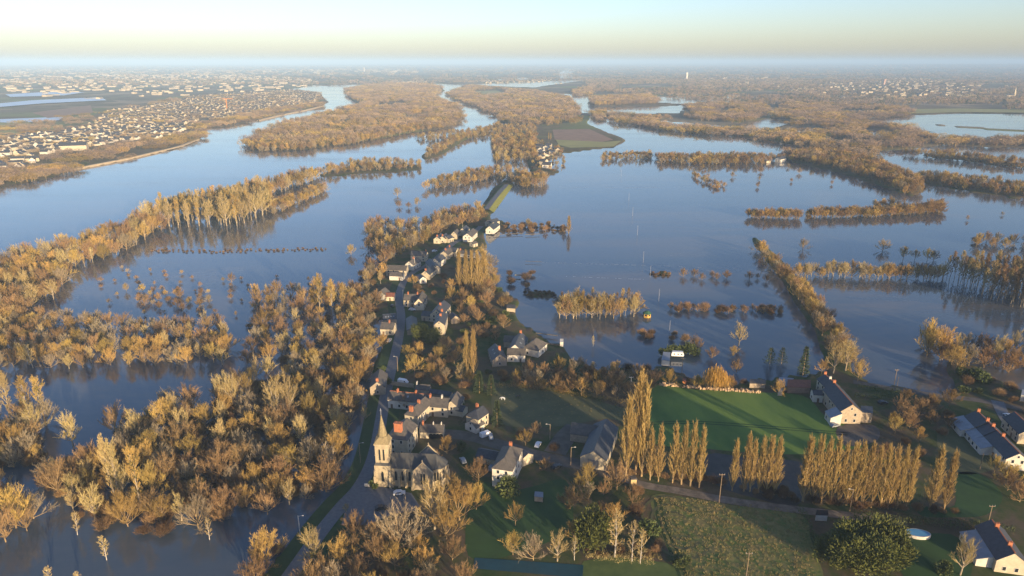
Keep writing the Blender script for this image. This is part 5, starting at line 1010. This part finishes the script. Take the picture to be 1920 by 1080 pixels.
for u in [(955,925,6.5,'evergreen','round bright green bush beside the white house'), (1218,1000,5.5,'evergreen','yellow green bush at the field corner'), (1250,668,6,'evergreen','left dark green bush behind the caravan'), (1268,664,6,'evergreen','second dark green bush behind the caravan'), (1285,662,6,'evergreen','third dark green bush behind the caravan'), (1300,664,6,'evergreen','right dark green bush behind the caravan'),
          (865,845,4,'evergreen','small yellow green bush behind the apse'), (700,915,3,'evergreen','clipped bush at the church front wall'), (725,720,4,'evergreen','dark bush on the road verge'), (715,700,4,'evergreen','ivy green bush left of the road bend'), (1805,705,6,'evergreen','left dark evergreen above the allotment'), (1838,715,7,'evergreen','right dark evergreen above the allotment'), (1560,650,5,'evergreen','dark evergreen at the end of the diagonal hedge'), (1275,1060,4,'evergreen','evergreen bush at the rough field edge'), (1770,1075,4,'evergreen','evergreen bush by the lower right house'), (850,770,4,'evergreen','dark bush in the garden of the middle house'), (860,765,4,'evergreen','dark bush beside the low slate annex'), (740,345,3,'evergreen','small dark bush'),][:-1]:
    put(*u[:5])
put(1340, 733, 13, 'willow', 'golden weeping willow behind the green field wall', wid=1.0)

LM = [(140,845,'the lower left water gap'),(375,735,'the narrow channel mouth'),(30,990,'the big corner tree'),(225,940,'the tall pale twin spires'),(520,788,'the pale many stemmed giant'),(445,870,'the low bleached tree'),(645,885,'the grey inlet'),(330,792,'the golden channel tree'),(257,830,'the long trunked open tree'),(545,885,'the wide golden crown'),(395,1000,'the lone flood sapling'),(672,750,'the golden verge tree'),(500,1058,'the lane side crown'),(590,1062,'the mistletoe lane tree'),(747,1035,'the giant churchyard tree'),(780,905,'the church'),(815,992,'the apse tree'),(612,650,'the pale fan tree'),(622,592,'the tall flood trees'),(330,650,'the middle of the flooded band'),(100,650,'the left part of the flooded band'),(540,650,'the right part of the flooded band'),(400,425,'the mirrored tall trunks'),(300,425,'the left end of the mirrored trunks'),(490,400,'the right end of the mirrored trunks'),(150,480,'the strip wood bend'),(30,550,'the left end of the strip wood'),(700,610,'the slate workshop'),(960,660,'the white eastern farm'),(1080,740,'the gap in the paddock thicket'),(1195,890,'the giant poplars'),(1110,600,'the flooded copse'),(1550,600,'the diagonal hedge'),(1740,665,'the tall right edge tree'),(1800,545,'the left end of the plantation'),(1840,560,'the plantation middle'),(1880,575,'the plantation front'),(1880,540,'the plantation back'),(1915,560,'the frame edge beside the plantation'),(1640,800,'the slate farmhouse'),(1870,810,'the slate row'),(1090,950,'the garden hut lawn'),(1150,1045,'the tall birch'),(880,695,'the garden poplar pair'),(880,540,'the village poplar row'),(1340,730,'the weeping willow'),(1420,925,'the six yard poplars'),(1610,950,'the long lane row of poplars'),(1270,905,'the six poplars by the giants'),(150,1050,'the pale bottom edge saplings'),(200,985,'the lower point of the wood'),(600,930,'the lower right wood edge'),(0,840,'the left frame edge'),(700,1090,'the bottom frame edge'),(850,840,'the arched outbuilding'),(940,860,'the tall white house'),(1110,830,'the slate barn')]
HUE = {'oak': 'spreading', 'oak_red': 'russet', 'pale': 'pale', 'tall': 'tall', 'birch': 'slim', 'stem': 'thin', 'bush': 'brown', 'evergreen': 'green'}
ORDW = ['first','second','third','fourth','fifth','sixth','seventh','eighth','ninth','tenth','eleventh','twelfth','thirteenth','fourteenth','fifteenth','sixteenth']
def name_all(ts):
    bins = {}
    for t in ts:
        x, y, _ = pix(t['x'], t['y'], t['z']); best = min(LM, key=lambda l: (l[0] - x) ** 2 + 1.6 * (l[1] - y) ** 2); dx, dy = x - best[0], y - best[1]
        dr = ('to the right of' if dx > 0 else 'to the left of') if abs(dx) > abs(dy) * 1.3 else ('in front of' if dy > 0 else 'behind')
        noun = HUE[t['kind']] + (' bare tree' if t['kind'] in single_kinds else ' shrub')
        bins.setdefault((noun, dr, best[2]), []).append((math.hypot(dx, dy), t))
    for (noun, dr, lm), L in bins.items():
        L.sort(key=lambda a: a[0])
        for k, (_, t) in enumerate(L):
            t['label'] = '%s, %s %s' % (noun, dr, lm) if len(L) == 1 else '%s, %s one %s %s' % (noun, ORDW[min(k, 15)], dr, lm)
            if k >= 16: t['label'] = '%s deep %s %s' % (noun, dr, lm); t['group'] = 'deep %s %s' % (dr, lm)
# ------------------------------------------------------------------ planting: the largest in view one by one, the rest as woodland masses
def vis_size(t):
    px_, py_, d = pix(t['x'], t['y'], t['z'] + t['h'] * .5)
    if d < 20 or px_ < -60 or px_ > 1980 or py_ > 1110: return 0
    return t['h'] / d
proto_col = bpy.data.collections.new('tree_prototypes')
POBJ = {}
for kind, L in PROTO.items():
    for i, d in enumerate(L):
        o = bpy.data.objects.new('%s_%d' % (kind, i), d['all']); proto_col.objects.link(o); POBJ[(kind, i)] = o
def scale_of(t):
    d = PROTO[t['kind']][t['var']]; s = t['h'] / d['h']; return (s * t['wid'], s * t['wid'], s)
for t in TREES: t['var'] = random.randrange(len(PROTO[t['kind']])); t['rot'] = random.random() * 6.283; t['vis'] = vis_size(t)
for t in TREES:
    if t['kind'] in ('pale', 'tall') and t['keep']: t['var'] = 1 if any(k in t['label'] for k in ('mistletoe', 'ivy')) else random.choice((0, 2))
    if t['kind'] == 'oak' and t['keep'] and any(k in t['label'] for k in ('golden', 'yellow')): t['var'] = random.choice((0, 2))
single_kinds = {'oak', 'oak_red', 'pale', 'tall', 'birch', 'stem'}
cand = sorted([t for t in TREES if not t['keep'] and t['kind'] in single_kinds and t['vis'] > 0], key=lambda t: -t['vis'])
n_keep = sum(1 for t in TREES if t['keep'] and t['kind'] in single_kinds)
chosen = cand[:max(0, 298 - n_keep)]
for t in chosen: t['one'] = True
sh = sorted([t for t in TREES if not t['keep'] and t['kind'] in ('bush', 'evergreen') and t['vis'] > 0], key=lambda t: -t['vis'])[:120]
for t in sh: t['one'] = True
name_all([t for t in TREES if t.get('one')])
for t in TREES:
    if not (t['keep'] or t.get('one')): continue
    d = PROTO[t['kind']][t['var']]; nm = NAMES[t['kind']]
    e = empty(nm, (t['x'], t['y'], t['z']), t['rot'], scale_of(t))
    link(d['trunk'], 'trunk', e); c = link(d['crown'], 'crown', e)
    if d['mist']: link(d['mist'], 'mistletoe', c)['kind'] = 'stuff'
    lab, grp = t['label'], t['group']
    tag(e, lab, CATS.get(nm, 'tree'), grp)
def woodland(name, label, pts):
    me = bpy.data.meshes.new(name); me.from_pydata([(t['x'], t['y'], t['z']) for t in pts], [], [])
    kinds = sorted({(t['kind'], t['var']) for t in pts}); col = bpy.data.collections.new(name + '_kinds')
    order = []
    for k in kinds:
        o = POBJ[k].copy(); o.name = '%s_%03d_src' % (name, len(order)); col.objects.link(o); order.append(k)
    a = me.attributes.new('idx', 'INT', 'POINT'); a.data.foreach_set('value', [order.index((t['kind'], t['var'])) for t in pts])
    a = me.attributes.new('scl', 'FLOAT_VECTOR', 'POINT'); a.data.foreach_set('vector', np.array([scale_of(t) if 'patch' not in t['kind'] else (t['wid'],) * 2 + (t['h'] / 12,) for t in pts], np.float32).ravel())
    a = me.attributes.new('rot', 'FLOAT_VECTOR', 'POINT'); a.data.foreach_set('vector', np.array([(0, 0, t['rot']) for t in pts], np.float32).ravel())
    o = link(me, name); gn = bpy.data.node_groups.new(name, 'GeometryNodeTree')
    gn.interface.new_socket('Geometry', in_out='INPUT', socket_type='NodeSocketGeometry'); gn.interface.new_socket('Geometry', in_out='OUTPUT', socket_type='NodeSocketGeometry')
    N = gn.nodes; gi, go = N.new('NodeGroupInput'), N.new('NodeGroupOutput'); ip = N.new('GeometryNodeInstanceOnPoints'); ci = N.new('GeometryNodeCollectionInfo')
    ci.inputs['Collection'].default_value = col; ci.inputs['Separate Children'].default_value = True; ci.inputs['Reset Children'].default_value = True
    ip.inputs['Pick Instance'].default_value = True
    def at(nm, ty):
        n = N.new('GeometryNodeInputNamedAttribute'); n.data_type = ty; n.inputs['Name'].default_value = nm; return n.outputs['Attribute']
    Lk = gn.links.new
    e2r = N.new('FunctionNodeEulerToRotation'); Lk(at('rot', 'FLOAT_VECTOR'), e2r.inputs[0])
    Lk(gi.outputs[0], ip.inputs['Points']); Lk(ci.outputs[0], ip.inputs['Instance']); Lk(at('idx', 'INT'), ip.inputs['Instance Index'])
    Lk(e2r.outputs[0], ip.inputs['Rotation']); Lk(at('scl', 'FLOAT_VECTOR'), ip.inputs['Scale']); Lk(ip.outputs[0], go.inputs[0])
    o.modifiers.new('scatter', 'NODES').node_group = gn
    tag(o, label, kind='stuff'); return o
STUFF_LABEL = {'flooded_wood': 'remaining mass of bare trees in the lower left flooded wood', 'flooded_brush': 'low brown brush along the flooded wood edge', 'tree_band': 'bare trees of the flooded band across the left middle', 'half_drowned_scrub': 'thin half drowned scrub in the left flood', 'strip_wood': 'wooded strip beside the broad river', 'island_wood': 'bare woodland covering the river island', 'bank_wood': 'bare woodland on the distant banks', 'hedgerow_wood': 'flooded hedgerow trees on the right', 'far_wood': 'far woodland across the plain', 'village_grove': 'bare groves round the village', 'orchard_brush': 'brown thicket behind the paddock', 'flooded_copse': 'flooded copse and shrubs east of the village', 'hedge_wood': 'long diagonal hedge wood in the flood', 'plantation': 'drowned poplar plantation at the right edge', 'right_wood': 'drowned wood at the right edge', 'churchyard_wood': 'brown scrub wood at the bottom beside the lane', 'garden_wood': 'brown garden thicket below the lane', 'right_gardens': 'shrubs and trees in the right edge gardens', 'rough_grass': 'straw coloured grass tufts on the rough field', 'garden_shrubs': 'low shrubs of the village gardens'}
byreg = {}
for t in TREES:
    if t['keep'] or t.get('one'): continue
    px_, py_, d = pix(t['x'], t['y'], t['z'])
    if d < 20 or px_ < -400 or px_ > 2320 or py_ > 1500: continue
    byreg.setdefault(t['reg'], []).append(t)
for k, pts in byreg.items(): woodland(k, STUFF_LABEL[k], pts)
print('TREES', len(TREES), {k: len(v) for k, v in byreg.items()}, 'singles', len(chosen), n_keep)
ORDW2 = ['first','second','third','fourth','fifth','sixth','seventh','eighth','ninth','tenth']
# ------------------------------------------------------------------ street furniture, vehicles, walls, hedges, small things
def pole(px, py, h, label, arm=None, lamp=False, m=WOODP, r0=.16, base=None, cat='pole'):
    p = G(px, py, LZ if base is None else base); e = empty('street_lamp' if lamp else 'utility_pole', (p.x, p.y, p.z)); tag(e, label, 'lamp' if lamp else cat)
    q = MB(); q.tube((0, 0, -.8), (0, 0, h), r0, r0 * .7, 8); q.build('pole', m, e)
    if arm == 'cross':
        q = MB(); q.box((0, 0, h - .4), (2.0, .14, .16)); q.build('crossarm', m, e)
        for s in (-.9, 0, .9): q = MB(); q.tube((s, 0, h - .34), (s, 0, h + .1), .07, .05, 6); q.build('insulator', METAL, e)
    if lamp:
        s = -1 if lamp == 'l' else 1; q = MB(); q.tube((0, 0, h - .3), (s * 1.3, 0, h), .06, .05, 6); q.build('arm', METAL, e)
        q = MB(); q.box((s * 1.5, 0, h + .02), (.7, .3, .16), taper=.7); q.build('lamp_head', CONC, e)
pole(676,868,9,'brown lamp pole on the verge left of the church', lamp='r'); pole(746,697,8.5,'brown lamp pole beside the village road', lamp='l')
pole(1348,943,12,'tall wooden pole with crossarm beside the poplar lane', 'cross'); pole(1593,958,9,'lamp pole in front of the long poplar row', lamp='l'); pole(1070,872,8,'lamp pole at the barn lane', lamp='r'); pole(1031,825,7.5,'lamp pole left of the barn yard', lamp='l')
pole(1278,702,9,'wooden pole with crossarm by the caravan', 'cross'); pole(1399,1082,9,'yellow lit pole with crossarm at the bottom edge', 'cross'); pole(1676,724,9,'wooden pole with crossarm standing in the right flood', 'cross', base=0); pole(1682,724,5,'short post beside the pole in the right flood', base=0, r0=.1)
pole(1850,990,9,'yellow lit pole behind the lower right house', 'cross'); pole(1182,735,8,'grey pole with crossarm in the thicket', 'cross', m=CONC); pole(1793,690,7,'pole with crossarm above the allotment', 'cross'); pole(778,505,9,'pale pole at the upper road bend', m=CONC); pole(765,582,7,'wooden pole beside the cream stone house garden'); pole(868,440,9,'pale pole before the big white house', m=CONC); pole(756,560,6,'post beside the cream stone house', m=CONC)
pole(795,800,6,'slender post by the arched outbuilding',m=CONC); pole(563,1005,8,'lamp pole by the lane in the lower wood', lamp='r', m=CONC); pole(1837,880,7,'slender pole in the right grass plot')
for k, (x, y, h) in enumerate([(1163,318,9),(1165,330,9),(1179,376,9),(1186,405,9),(1195,441,9),(1206,492,9),(1219,520,9),(1235,566,9),(1255,625,8)]): pole(x, y, h, '%s pole from the far end of the line crossing the flood' % ORDW2[k], m=METAL, r0=.10, base=0)
for k, (x, y) in enumerate([(1385,722),(688,915),(752,640),(1000,700),(690,455)][:0]): pass

CARW = mat('car_paint_white', (0.70, 0.70, 0.70), None, 1, .35); CARD = mat('car_paint_dark', (0.03, 0.033, 0.038), None, 1, .35); CARG = mat('car_paint_grey', (0.25, 0.27, 0.29), None, 1, .35); TYRE = mat('tyre_rubber', (0.02, 0.02, 0.02), None, 1, .9); CABT = mat('car_glass', (0.015, 0.018, 0.022), None, 1, .1, spec=.5)
def prism(q, prof, w, mi=0):
    n = len(prof); q.add([(x, -w / 2, z) for x, z in prof] + [(x, w / 2, z) for x, z in prof], [tuple(range(n)), tuple(range(2 * n - 1, n - 1, -1))] + [(i, n + i, n + (i + 1) % n, (i + 1) % n) for i in range(n)], mi)
def car(px, py, ang, label, paint, van=False):
    p = G(px, py, LZ); e = empty('parked_van' if van else 'parked_car', (p.x, p.y, LZ + .1), R(ang)); tag(e, label, 'van' if van else 'car'); L = 5.2 if van else 4.3; q = MB()
    if van: prof = [(-2.6, .35), (2.5, .35), (2.6, .9), (2.2, 1.15), (1.5, 2.1), (-2.5, 2.2), (-2.6, .9)]; cab = [(1.05, 1.25), (2.05, 1.2), (1.42, 1.95), (1.05, 1.95)]
    else: prof = [(-2.15, .32), (2.1, .32), (2.15, .7), (1.95, .85), (1.15, .95), (.55, 1.42), (-1.2, 1.47), (-1.95, 1.0), (-2.15, .85)]; cab = [(-1.65, 1.0), (1.0, .97), (.48, 1.36), (-1.15, 1.40)]
    prism(q, prof, 1.8 if not van else 2.0); q.build('body', paint, e); q = MB(); prism(q, cab, 1.84 if not van else 2.04); q.build('window', CABT, e)
    for x in (-1.35, 1.35):
        for y in (-.82, .82): q = MB(); q.tube((x * (1.15 if van else 1), y - .12, .33), (x * (1.15 if van else 1), y + .12, .33), .33, .33, 12); q.build('wheel', TYRE, e)
    for y in (-.6, .6): q = MB(); q.box((2.12 if not van else 2.56, y, .68), (.1, .35, .16)); q.build('headlight', CONC, e)
car(749,927,8,'white car in the church car park',CARW); car(911,818,35,'white van parked on the lane opposite the church',CARW,True); car(920,822,100,'grey car parked behind the white lane van',CARG); car(1009,836,70,'white car beside the lane near the barn',CARW); car(868,866,110,'grey car behind the church apse',CARG); car(756,719,-20,'white van behind the courtyard outbuildings',CARW,True)
car(1043,878,40,'dark car on the grass by the barn lane',CARD); car(921,880,80,'grey car tucked left of the tall white house',CARG); car(786,498,60,'blue grey car in the upper village yard',CARG); car(862,446,50,'dark car beside the big white house',CARD); car(773,582,0,'white car in the garden of the cream stone house',CARW)
for x, y, a_, lb, pt in [(736,575,80,'small dark car on the road past the cream stone house',CARD),(815,472,30,'white car among the upper row',CARW),(835,450,60,'grey car by the twin gabled cottages',CARG),(1085,808,10,'dark car in the barn yard',CARD),(962,668,0,'white car before the low white farm range',CARW),(1565,800,20,'grey car in the farmhouse yard',CARG),(1655,757,5,'dark car on the lane right of the farmhouse',CARD),(1890,782,100,'white car on the drive beside the slate row',CARW),(715,955,15,'dark car at the bottom of the church car park',CARD),(730,640,85,'white car beside the road junction',CARW)]: car(x, y, a_, lb, pt)
# caravan, huts
p = G(1270, 668, LZ); e = empty('caravan', (p.x, p.y, LZ), R(-6)); tag(e, 'white caravan before the dark green bushes', 'caravan'); q = MB(); prism(q, [(-3.2, .5), (3.0, .5), (3.3, 1.2), (2.8, 2.7), (-2.9, 2.8), (-3.3, 1.6)], 2.3); q.build('body', CARW, e)
for x in (-1.8, .2, 2.0): q = MB(); q.box((x, -1.16, 1.7), (.8, .06, .6)); q.build('window', CABT, e)
q = MB(); q.tube((0, -1.1, .35), (0, -.85, .35), .35, .35, 10); q.build('wheel', TYRE, e)
lean_to('pale roofed cabin left of the caravan', [(1240,684),(1255,685),(1256,672),(1243,671)], 2.6, 3.2, WHITE, ZINC); lean_to('small orange shed beside the field wall', [(1279,722),(1286,722),(1286,718),(1280,718)], 2, 2.4, mat('orange_boards', (.42,.16,.06), None, 1), RUST); lean_to('low open shed behind the stone wall', [(1405,727),(1434,728),(1434,722),(1406,721)], 2.2, 2.8, TAN, SLATE_W)
lean_to('small garden shed at the drowned sapling', [(1050,649),(1056,649),(1056,644),(1050,644)], 2.2, 2.6, WHITE, WHITE); lean_to('garden hut below the russet shrub', [(1002,940),(1018,942),(1018,935),(1003,934)], 2, 2.6, TAN, ZINC); lean_to('cream hut in the eastern flood garden', [(950,584),(966,585),(966,579),(951,579)], 2.2, 2.6, CREAM, SLATE_W)
lean_to('white shed beside the red roofed shed', [(1458,742),(1466,742),(1466,734),(1459,734)], 2.6, 3, WHITE, ZINC); lean_to('dark garden hut at the lane hedge', [(1528,976),(1550,977),(1550,969),(1530,968)], 2.2, 2.4, CONC, mat('dark_felt', (.02,.02,.022), None, 1))
p = G(1213, 594, 0); e = empty('hut', (p.x, p.y, 0)); tag(e, 'small yellow hut with green roof standing in the flood', 'hut'); q = MB(); n = 6
def hexr(r, z): return [(r * math.cos(2 * math.pi * (i + .5) / n), r * math.sin(2 * math.pi * (i + .5) / n), z) for i in range(n)]
q.add(hexr(2.4, -.5) + hexr(2.4, 2.4), [(i, (i + 1) % n, n + (i + 1) % n, n + i) for i in range(n)]); q.build('wall', mat('yellow_boards', (.50,.30,.07), None, 1), e); q = MB(); q.add(hexr(2.9, 2.3) + hexr(1.0, 3.9) + [(0, 0, 4.1)], [(i, (i + 1) % n, n + (i + 1) % n, n + i) for i in range(n)] + [(n + i, n + (i + 1) % n, 2 * n) for i in range(n)]); q.build('roof', mat('green_roof', (.03,.09,.05), None, 1), e)
for i in range(n): a = 2 * math.pi * i / n; link(bxmesh(('hutw',), (1.2, .12, 1.0), PANE), 'window', e, (2.05 * math.cos(a), 2.05 * math.sin(a), 1.5), a + math.pi / 2)
p = G(1186, 915, LZ); e = empty('transformer_tower', (p.x, p.y, LZ), .1); tag(e, 'narrow ochre transformer tower beside the lane', 'tower'); q = MB(); q.box((0, 0, 2.0), (2.1, 2.1, 4.6)); q.build('wall', mat('ochre_render', (.52,.38,.18), None, 1), e); q = MB(); q.box((0, 0, 4.45), (2.6, 2.6, .3), taper=.8); q.build('roof', SLATE_W, e); q = MB(); q.box((0, -1.07, 1.1), (.9, .08, 2.0)); q.build('door', DOORM, e)
# swimming pool
p = G(1720, 1004, LZ); e = empty('swimming_pool', (p.x, p.y, LZ), R(-8)); tag(e, 'blue oval above ground pool beside the conifer clump', 'pool'); n = 20
def ov(a, b_, z): return [(a * math.cos(2 * math.pi * i / n), b_ * math.sin(2 * math.pi * i / n), z) for i in range(n)]
q = MB(); q.add(ov(4.0, 2.2, 0) + ov(4.0, 2.2, 1.1), [(i, (i + 1) % n, n + (i + 1) % n, n + i) for i in range(n)]); q.build('pool_wall', CONC, e); q = MB(); q.add(ov(4.0, 2.2, 1.1) + ov(3.75, 1.95, 1.12), [(i, (i + 1) % n, n + (i + 1) % n, n + i) for i in range(n)]); q.build('rim', WHITE, e); q = MB(); q.add(ov(3.8, 2.0, 1.06), [tuple(range(n))]); q.build('cover', mat('blue_cover', (.10,.30,.48), (.08,.25,.42), .5, .4), e)
# stone field wall: single stones
e = empty('stone_wall', G(1240, 728, LZ)); tag(e, 'tumbled stone wall lit orange along the green field', 'wall'); org = G(1240, 728, LZ); ST = mat('wall_stone', (.46,.33,.20), (.30,.21,.13), 1.0, .95, vary=.2); line = smooth_poly([G(x, y, LZ) for x, y in [(1238,722),(1262,724),(1300,727),(1345,731),(1390,734),(1425,737)]], 20); sm = []
for s in range(5):
    q = MB(); r_ = random.Random(s); q.box((0, 0, .35), (1.2, .8, .8), taper=.7); q.v = [(x + r_.gauss(0, .1), y + r_.gauss(0, .1), z + r_.gauss(0, .1)) for x, y, z in q.v]; sm.append(q.mesh('stone', ST))
for i, p in enumerate(line[::1]):
    if random.random() < .12: continue
    for k in range(1 if random.random() < .5 else 2):
        o = link(sm[(i + k) % 5], 'stone', e, (p.x - org.x + random.gauss(0, .25), p.y - org.y + random.gauss(0, .3), k * .55), random.random() * 3); o.scale = [random.uniform(.7, 1.3)] * 3
def hedge(label, line, h, w_, m, name='hedge', sw=.3, sl=.5, dens=26):
    pts = smooth_poly([G(x, y, LZ) for x, y in line], 5); c = pts[len(pts) // 2]; q = MB(); r_ = random.Random(len(label))
    for a, b_ in zip(pts[:-1], pts[1:]):
        L = (b_ - a).length; d = (b_ - a).normalized(); nr_ = Vector((-d.y, d.x, 0))
        for k in range(int(L * dens)):
            hh = h * r_.random() ** .6; p = a + d * (L * r_.random()) + nr_ * (w_ * (r_.random() - .5)) + Vector((0, 0, hh)) - c; sliver(q, p, (rv(r_) + Vector((0, 0, .6))).normalized(), sl * r_.uniform(.6, 1.4), sw, r_)
    return tag(q.build(name, m, None, (c.x, c.y, LZ)), label, 'hedge')
hedge('dark clipped hedge behind the pool', [(1690,985),(1760,988),(1850,1000)], 2.6, 2.6, LEAF); hedge('dark hedge along the lane end', [(1600,968),(1680,978),(1800,985),(1900,1000)], 2.4, 2.2, LEAF); hedge('tall dark hedge at the rough field edge', [(1500,962),(1512,990),(1530,1030)], 3.2, 2.5, LEAF); hedge('dark clipped hedge right of the slate farmhouse', [(1600,744),(1650,748),(1690,744)], 2.2, 3, LEAF); hedge('dark hedge at the flood edge right of the farmhouse', [(1606,727),(1650,733),(1690,738)], 2.0, 3, LEAF)
hedge('brown brush line between paddock and thicket', [(930,726),(1010,732),(1100,746),(1180,760)], 2.2, 2.5, TWIG, sw=.08, sl=1.0); hedge('low hedge along the lane beside the white cottage', [(860,795),(885,800),(915,806)], 1.6, 1.6, LEAF); hedge('dry grass hedge under the birches', [(1100,1046),(1160,1052),(1225,1056)], 1.5, 3.0, TWIG_PALE, sw=.08, sl=1.0)
def wall(label, line, h, m=TAN, th=.35):
    P = [G(x, y, LZ) for x, y in line]; c = P[0]; q = MB()
    for a, b_ in zip(P[:-1], P[1:]):
        d = b_ - a; mid = (a + b_) / 2 - c; q.box((mid.x, mid.y, h / 2), (d.length + th, th, h), 0, math.atan2(d.y, d.x))
    e = tag(q.build('garden_wall', m, None, (c.x, c.y, LZ)), label, 'wall'); return e
wall('low pale wall beside the church front bush', [(684,912),(708,912)], 1.2, CONC); wall('courtyard wall beside the tall cream house', [(770,842),(782,820)], 1.6); wall('stone wall along the flooded gardens', [(925,440),(980,438)], .5, SLATE_W); wall('stone wall of the flooded garden enclosure', [(985,440),(1012,439)], .5, SLATE_W); wall('garden wall beside the rust roofed house', [(715,562),(740,562)], 1.8, CREAM); wall('back wall of the courtyard range', [(735,722),(775,727)], 2.0, TAN); wall('wall beside the flooded eastern farm', [(1005,642),(1048,648)], .7, SLATE_W); wall('low wall at the eastern flood of the white farm', [(1005,625),(1045,630)], .5, SLATE_W)
wall('long pale field kerb in the flood beside the village', [(985,490),(1015,491)], .25, SLATE_W); wall('short pale wall standing in the flood garden', [(966,517),(976,517)], 1.0, CREAM)
# river wall of the far town
def quay(label, line):
    P = smooth_poly([G(x, y, 0) for x, y in line], 4); c = P[0]; q = MB()
    for a, b_ in zip(P[:-1], P[1:]):
        d = b_ - a; n_ = Vector((-d.y, d.x, 0)).normalized() * 3; q.add([a - c - n_, b_ - c - n_, b_ - c + n_, a - c + n_] + [p_ + Vector((0, 0, 2.6)) for p_ in (a - c - n_ * .6, b_ - c - n_ * .6, b_ - c + n_, a - c + n_)], [(0, 1, 5, 4), (4, 5, 6, 7), (2, 3, 7, 6)])
    tag(q.build('river_wall', mat('quay_stone', (.42,.33,.21), (.30,.23,.15), .1, .9), None, c), label, 'wall')
quay('pale stone river wall before the far town', [(132,320),(190,309),(240,299),(300,285),(340,275),(372,262)]); quay('further pale river wall of the far town', [(484,227),(530,216),(570,208),(606,199)])
# landmarks of the plain
def far_tower(label, px, py, h, w_, m, name='water_tower', cat='tower', head=False):
    p = G(px, py, 0); z = ground_z(p.x, p.y); q = MB(); q.tube((0, 0, -2), (0, 0, h), w_ / 2, w_ / 2 * .85, 10)
    if head: q.tube((0, 0, h * .72), (0, 0, h), w_ * .6, w_ * .9, 10)
    tag(q.build(name, m, None, (p.x, p.y, z)), label, cat)
far_tower('white tower on the right horizon plain', 1287, 151, 62, 20, WHITE); far_tower('pink water tower above the right hand town', 1657, 160, 38, 14, mat('pinkish_concrete', (.5,.33,.26), None, 1), head=True); far_tower('slim tower left on the far plain', 683, 136, 60, 18, WHITE)
p = G(1893, 184, 0); e = empty('church', (p.x, p.y, ground_z(p.x, p.y))); tag(e, 'distant pale church with spire at the right edge', 'church'); q = MB(); far_house(q, 0, 0, 0, 34, 12, 10, 16, 0); q.build('nave', [CREAM, SLATE], e); q = MB(); q.box((18, 0, 12), (6, 6, 26)); q.add([(15, -3, 25), (21, -3, 25), (21, 3, 25), (15, 3, 25), (18, 0, 44)], [(0, 1, 4), (1, 2, 4), (2, 3, 4), (3, 0, 4)]); q.build('tower', CREAM, e)
p = G(140, 283, 0); e = empty('riverside_building', (p.x, p.y, LZ), .35); tag(e, 'large pale building with slate roof beside the river wall', 'building'); q = MB(); far_house(q, 0, 0, 0, 42, 18, 9, 14, 0); q.build('block', [CREAM, SLATE], e)
p = G(426, 206, 0); e = empty('tower_crane', (p.x, p.y, LZ)); tag(e, 'orange tower crane in the far town', 'crane'); OR = mat('crane_orange', (.55,.22,.04), None, 1); q = MB(); q.box((0, 0, 17), (2.2, 2.2, 36)); q.build('mast', OR, e); q = MB(); q.box((6, 0, 34), (34, 1.4, 1.6)); q.build('jib', OR, e)
p = G(1473, 302, 0); 
house('white gabled house alone at the far right hedgerow', (1459,295), (1470,293), 7.5, 4.6, 9, WHITE, SLATE, (0,0), [], base=.6); house('cream shed left of the lone white house', (1434,300), (1442,299), 4, 2.8, 7, CREAM, SLATE_W, (0,0), [], win=False, base=.6)
# labels for the far houses and for the trees of the woods: place them against things one can find
# two animals grazing in the paddock
def grazer(px, py, rz, label, m):
    P = [(-.75, 0, 1.25, .30), (0, 0, 1.2, .33), (.65, 0, 1.25, .29), (1.05, 0, 1.2, .17), (1.42, 0, .8, .13), (1.55, 0, .32, .09), (-1.05, 0, 1.0, .06), (-1.1, 0, .5, .04)]; E = [(0, 1), (1, 2), (2, 3), (3, 4), (4, 5), (0, 6), (6, 7)]
    for s in (-1, 1):
        k = len(P); P += [(-.66, s * .2, .85, .15), (-.88, s * .2, .48, .08), (-.82, s * .2, .04, .06), (.62, s * .18, .8, .12), (.64, s * .18, .42, .07), (.62, s * .18, .04, .06)]; E += [(0, k), (k, k + 1), (k + 1, k + 2), (2, k + 3), (k + 3, k + 4), (k + 4, k + 5)]
    me = bpy.data.meshes.new('grazing_horse'); me.from_pydata([p[:3] for p in P], E, []); me.materials.append(m); p = G(px, py, LZ); o = link(me, 'grazing_horse', None, (p.x, p.y, LZ + .03), rz)
    o.modifiers.new('skin', 'SKIN'); sv = me.skin_vertices[0].data
    for v_, q_ in zip(sv, P): v_.radius = (q_[3], q_[3])
    sv[0].use_root = True; o.modifiers.new('subsurf', 'SUBSURF').levels = 1; o.modifiers['subsurf'].render_levels = 1; tag(o, label, 'horse')
grazer(943, 750, 2.8, 'white horse grazing at the left side of the paddock', CARW); grazer(971, 746, .3, 'dark horse grazing right of the white one in the paddock', CARD)
# ------------------------------------------------------------------ haze
q = MB(); q.box((0, 0, 110), (170000, 170000, 236), 0)
m = bpy.data.materials.new('haze_air'); m.use_nodes = True; nt = m.node_tree; nt.nodes.clear()
out = nn(nt, 'ShaderNodeOutputMaterial'); pv = nn(nt, 'ShaderNodeVolumePrincipled'); pv.inputs['Density'].default_value = HAZE_D
pv.inputs['Color'].default_value = (0.38, 0.56, 0.80, 1); pv.inputs['Anisotropy'].default_value = -0.2
nt.links.new(pv.outputs[0], out.inputs['Volume'])
tag(q.build('haze', m), 'pale blue haze over the distant plain', kind='stuff')
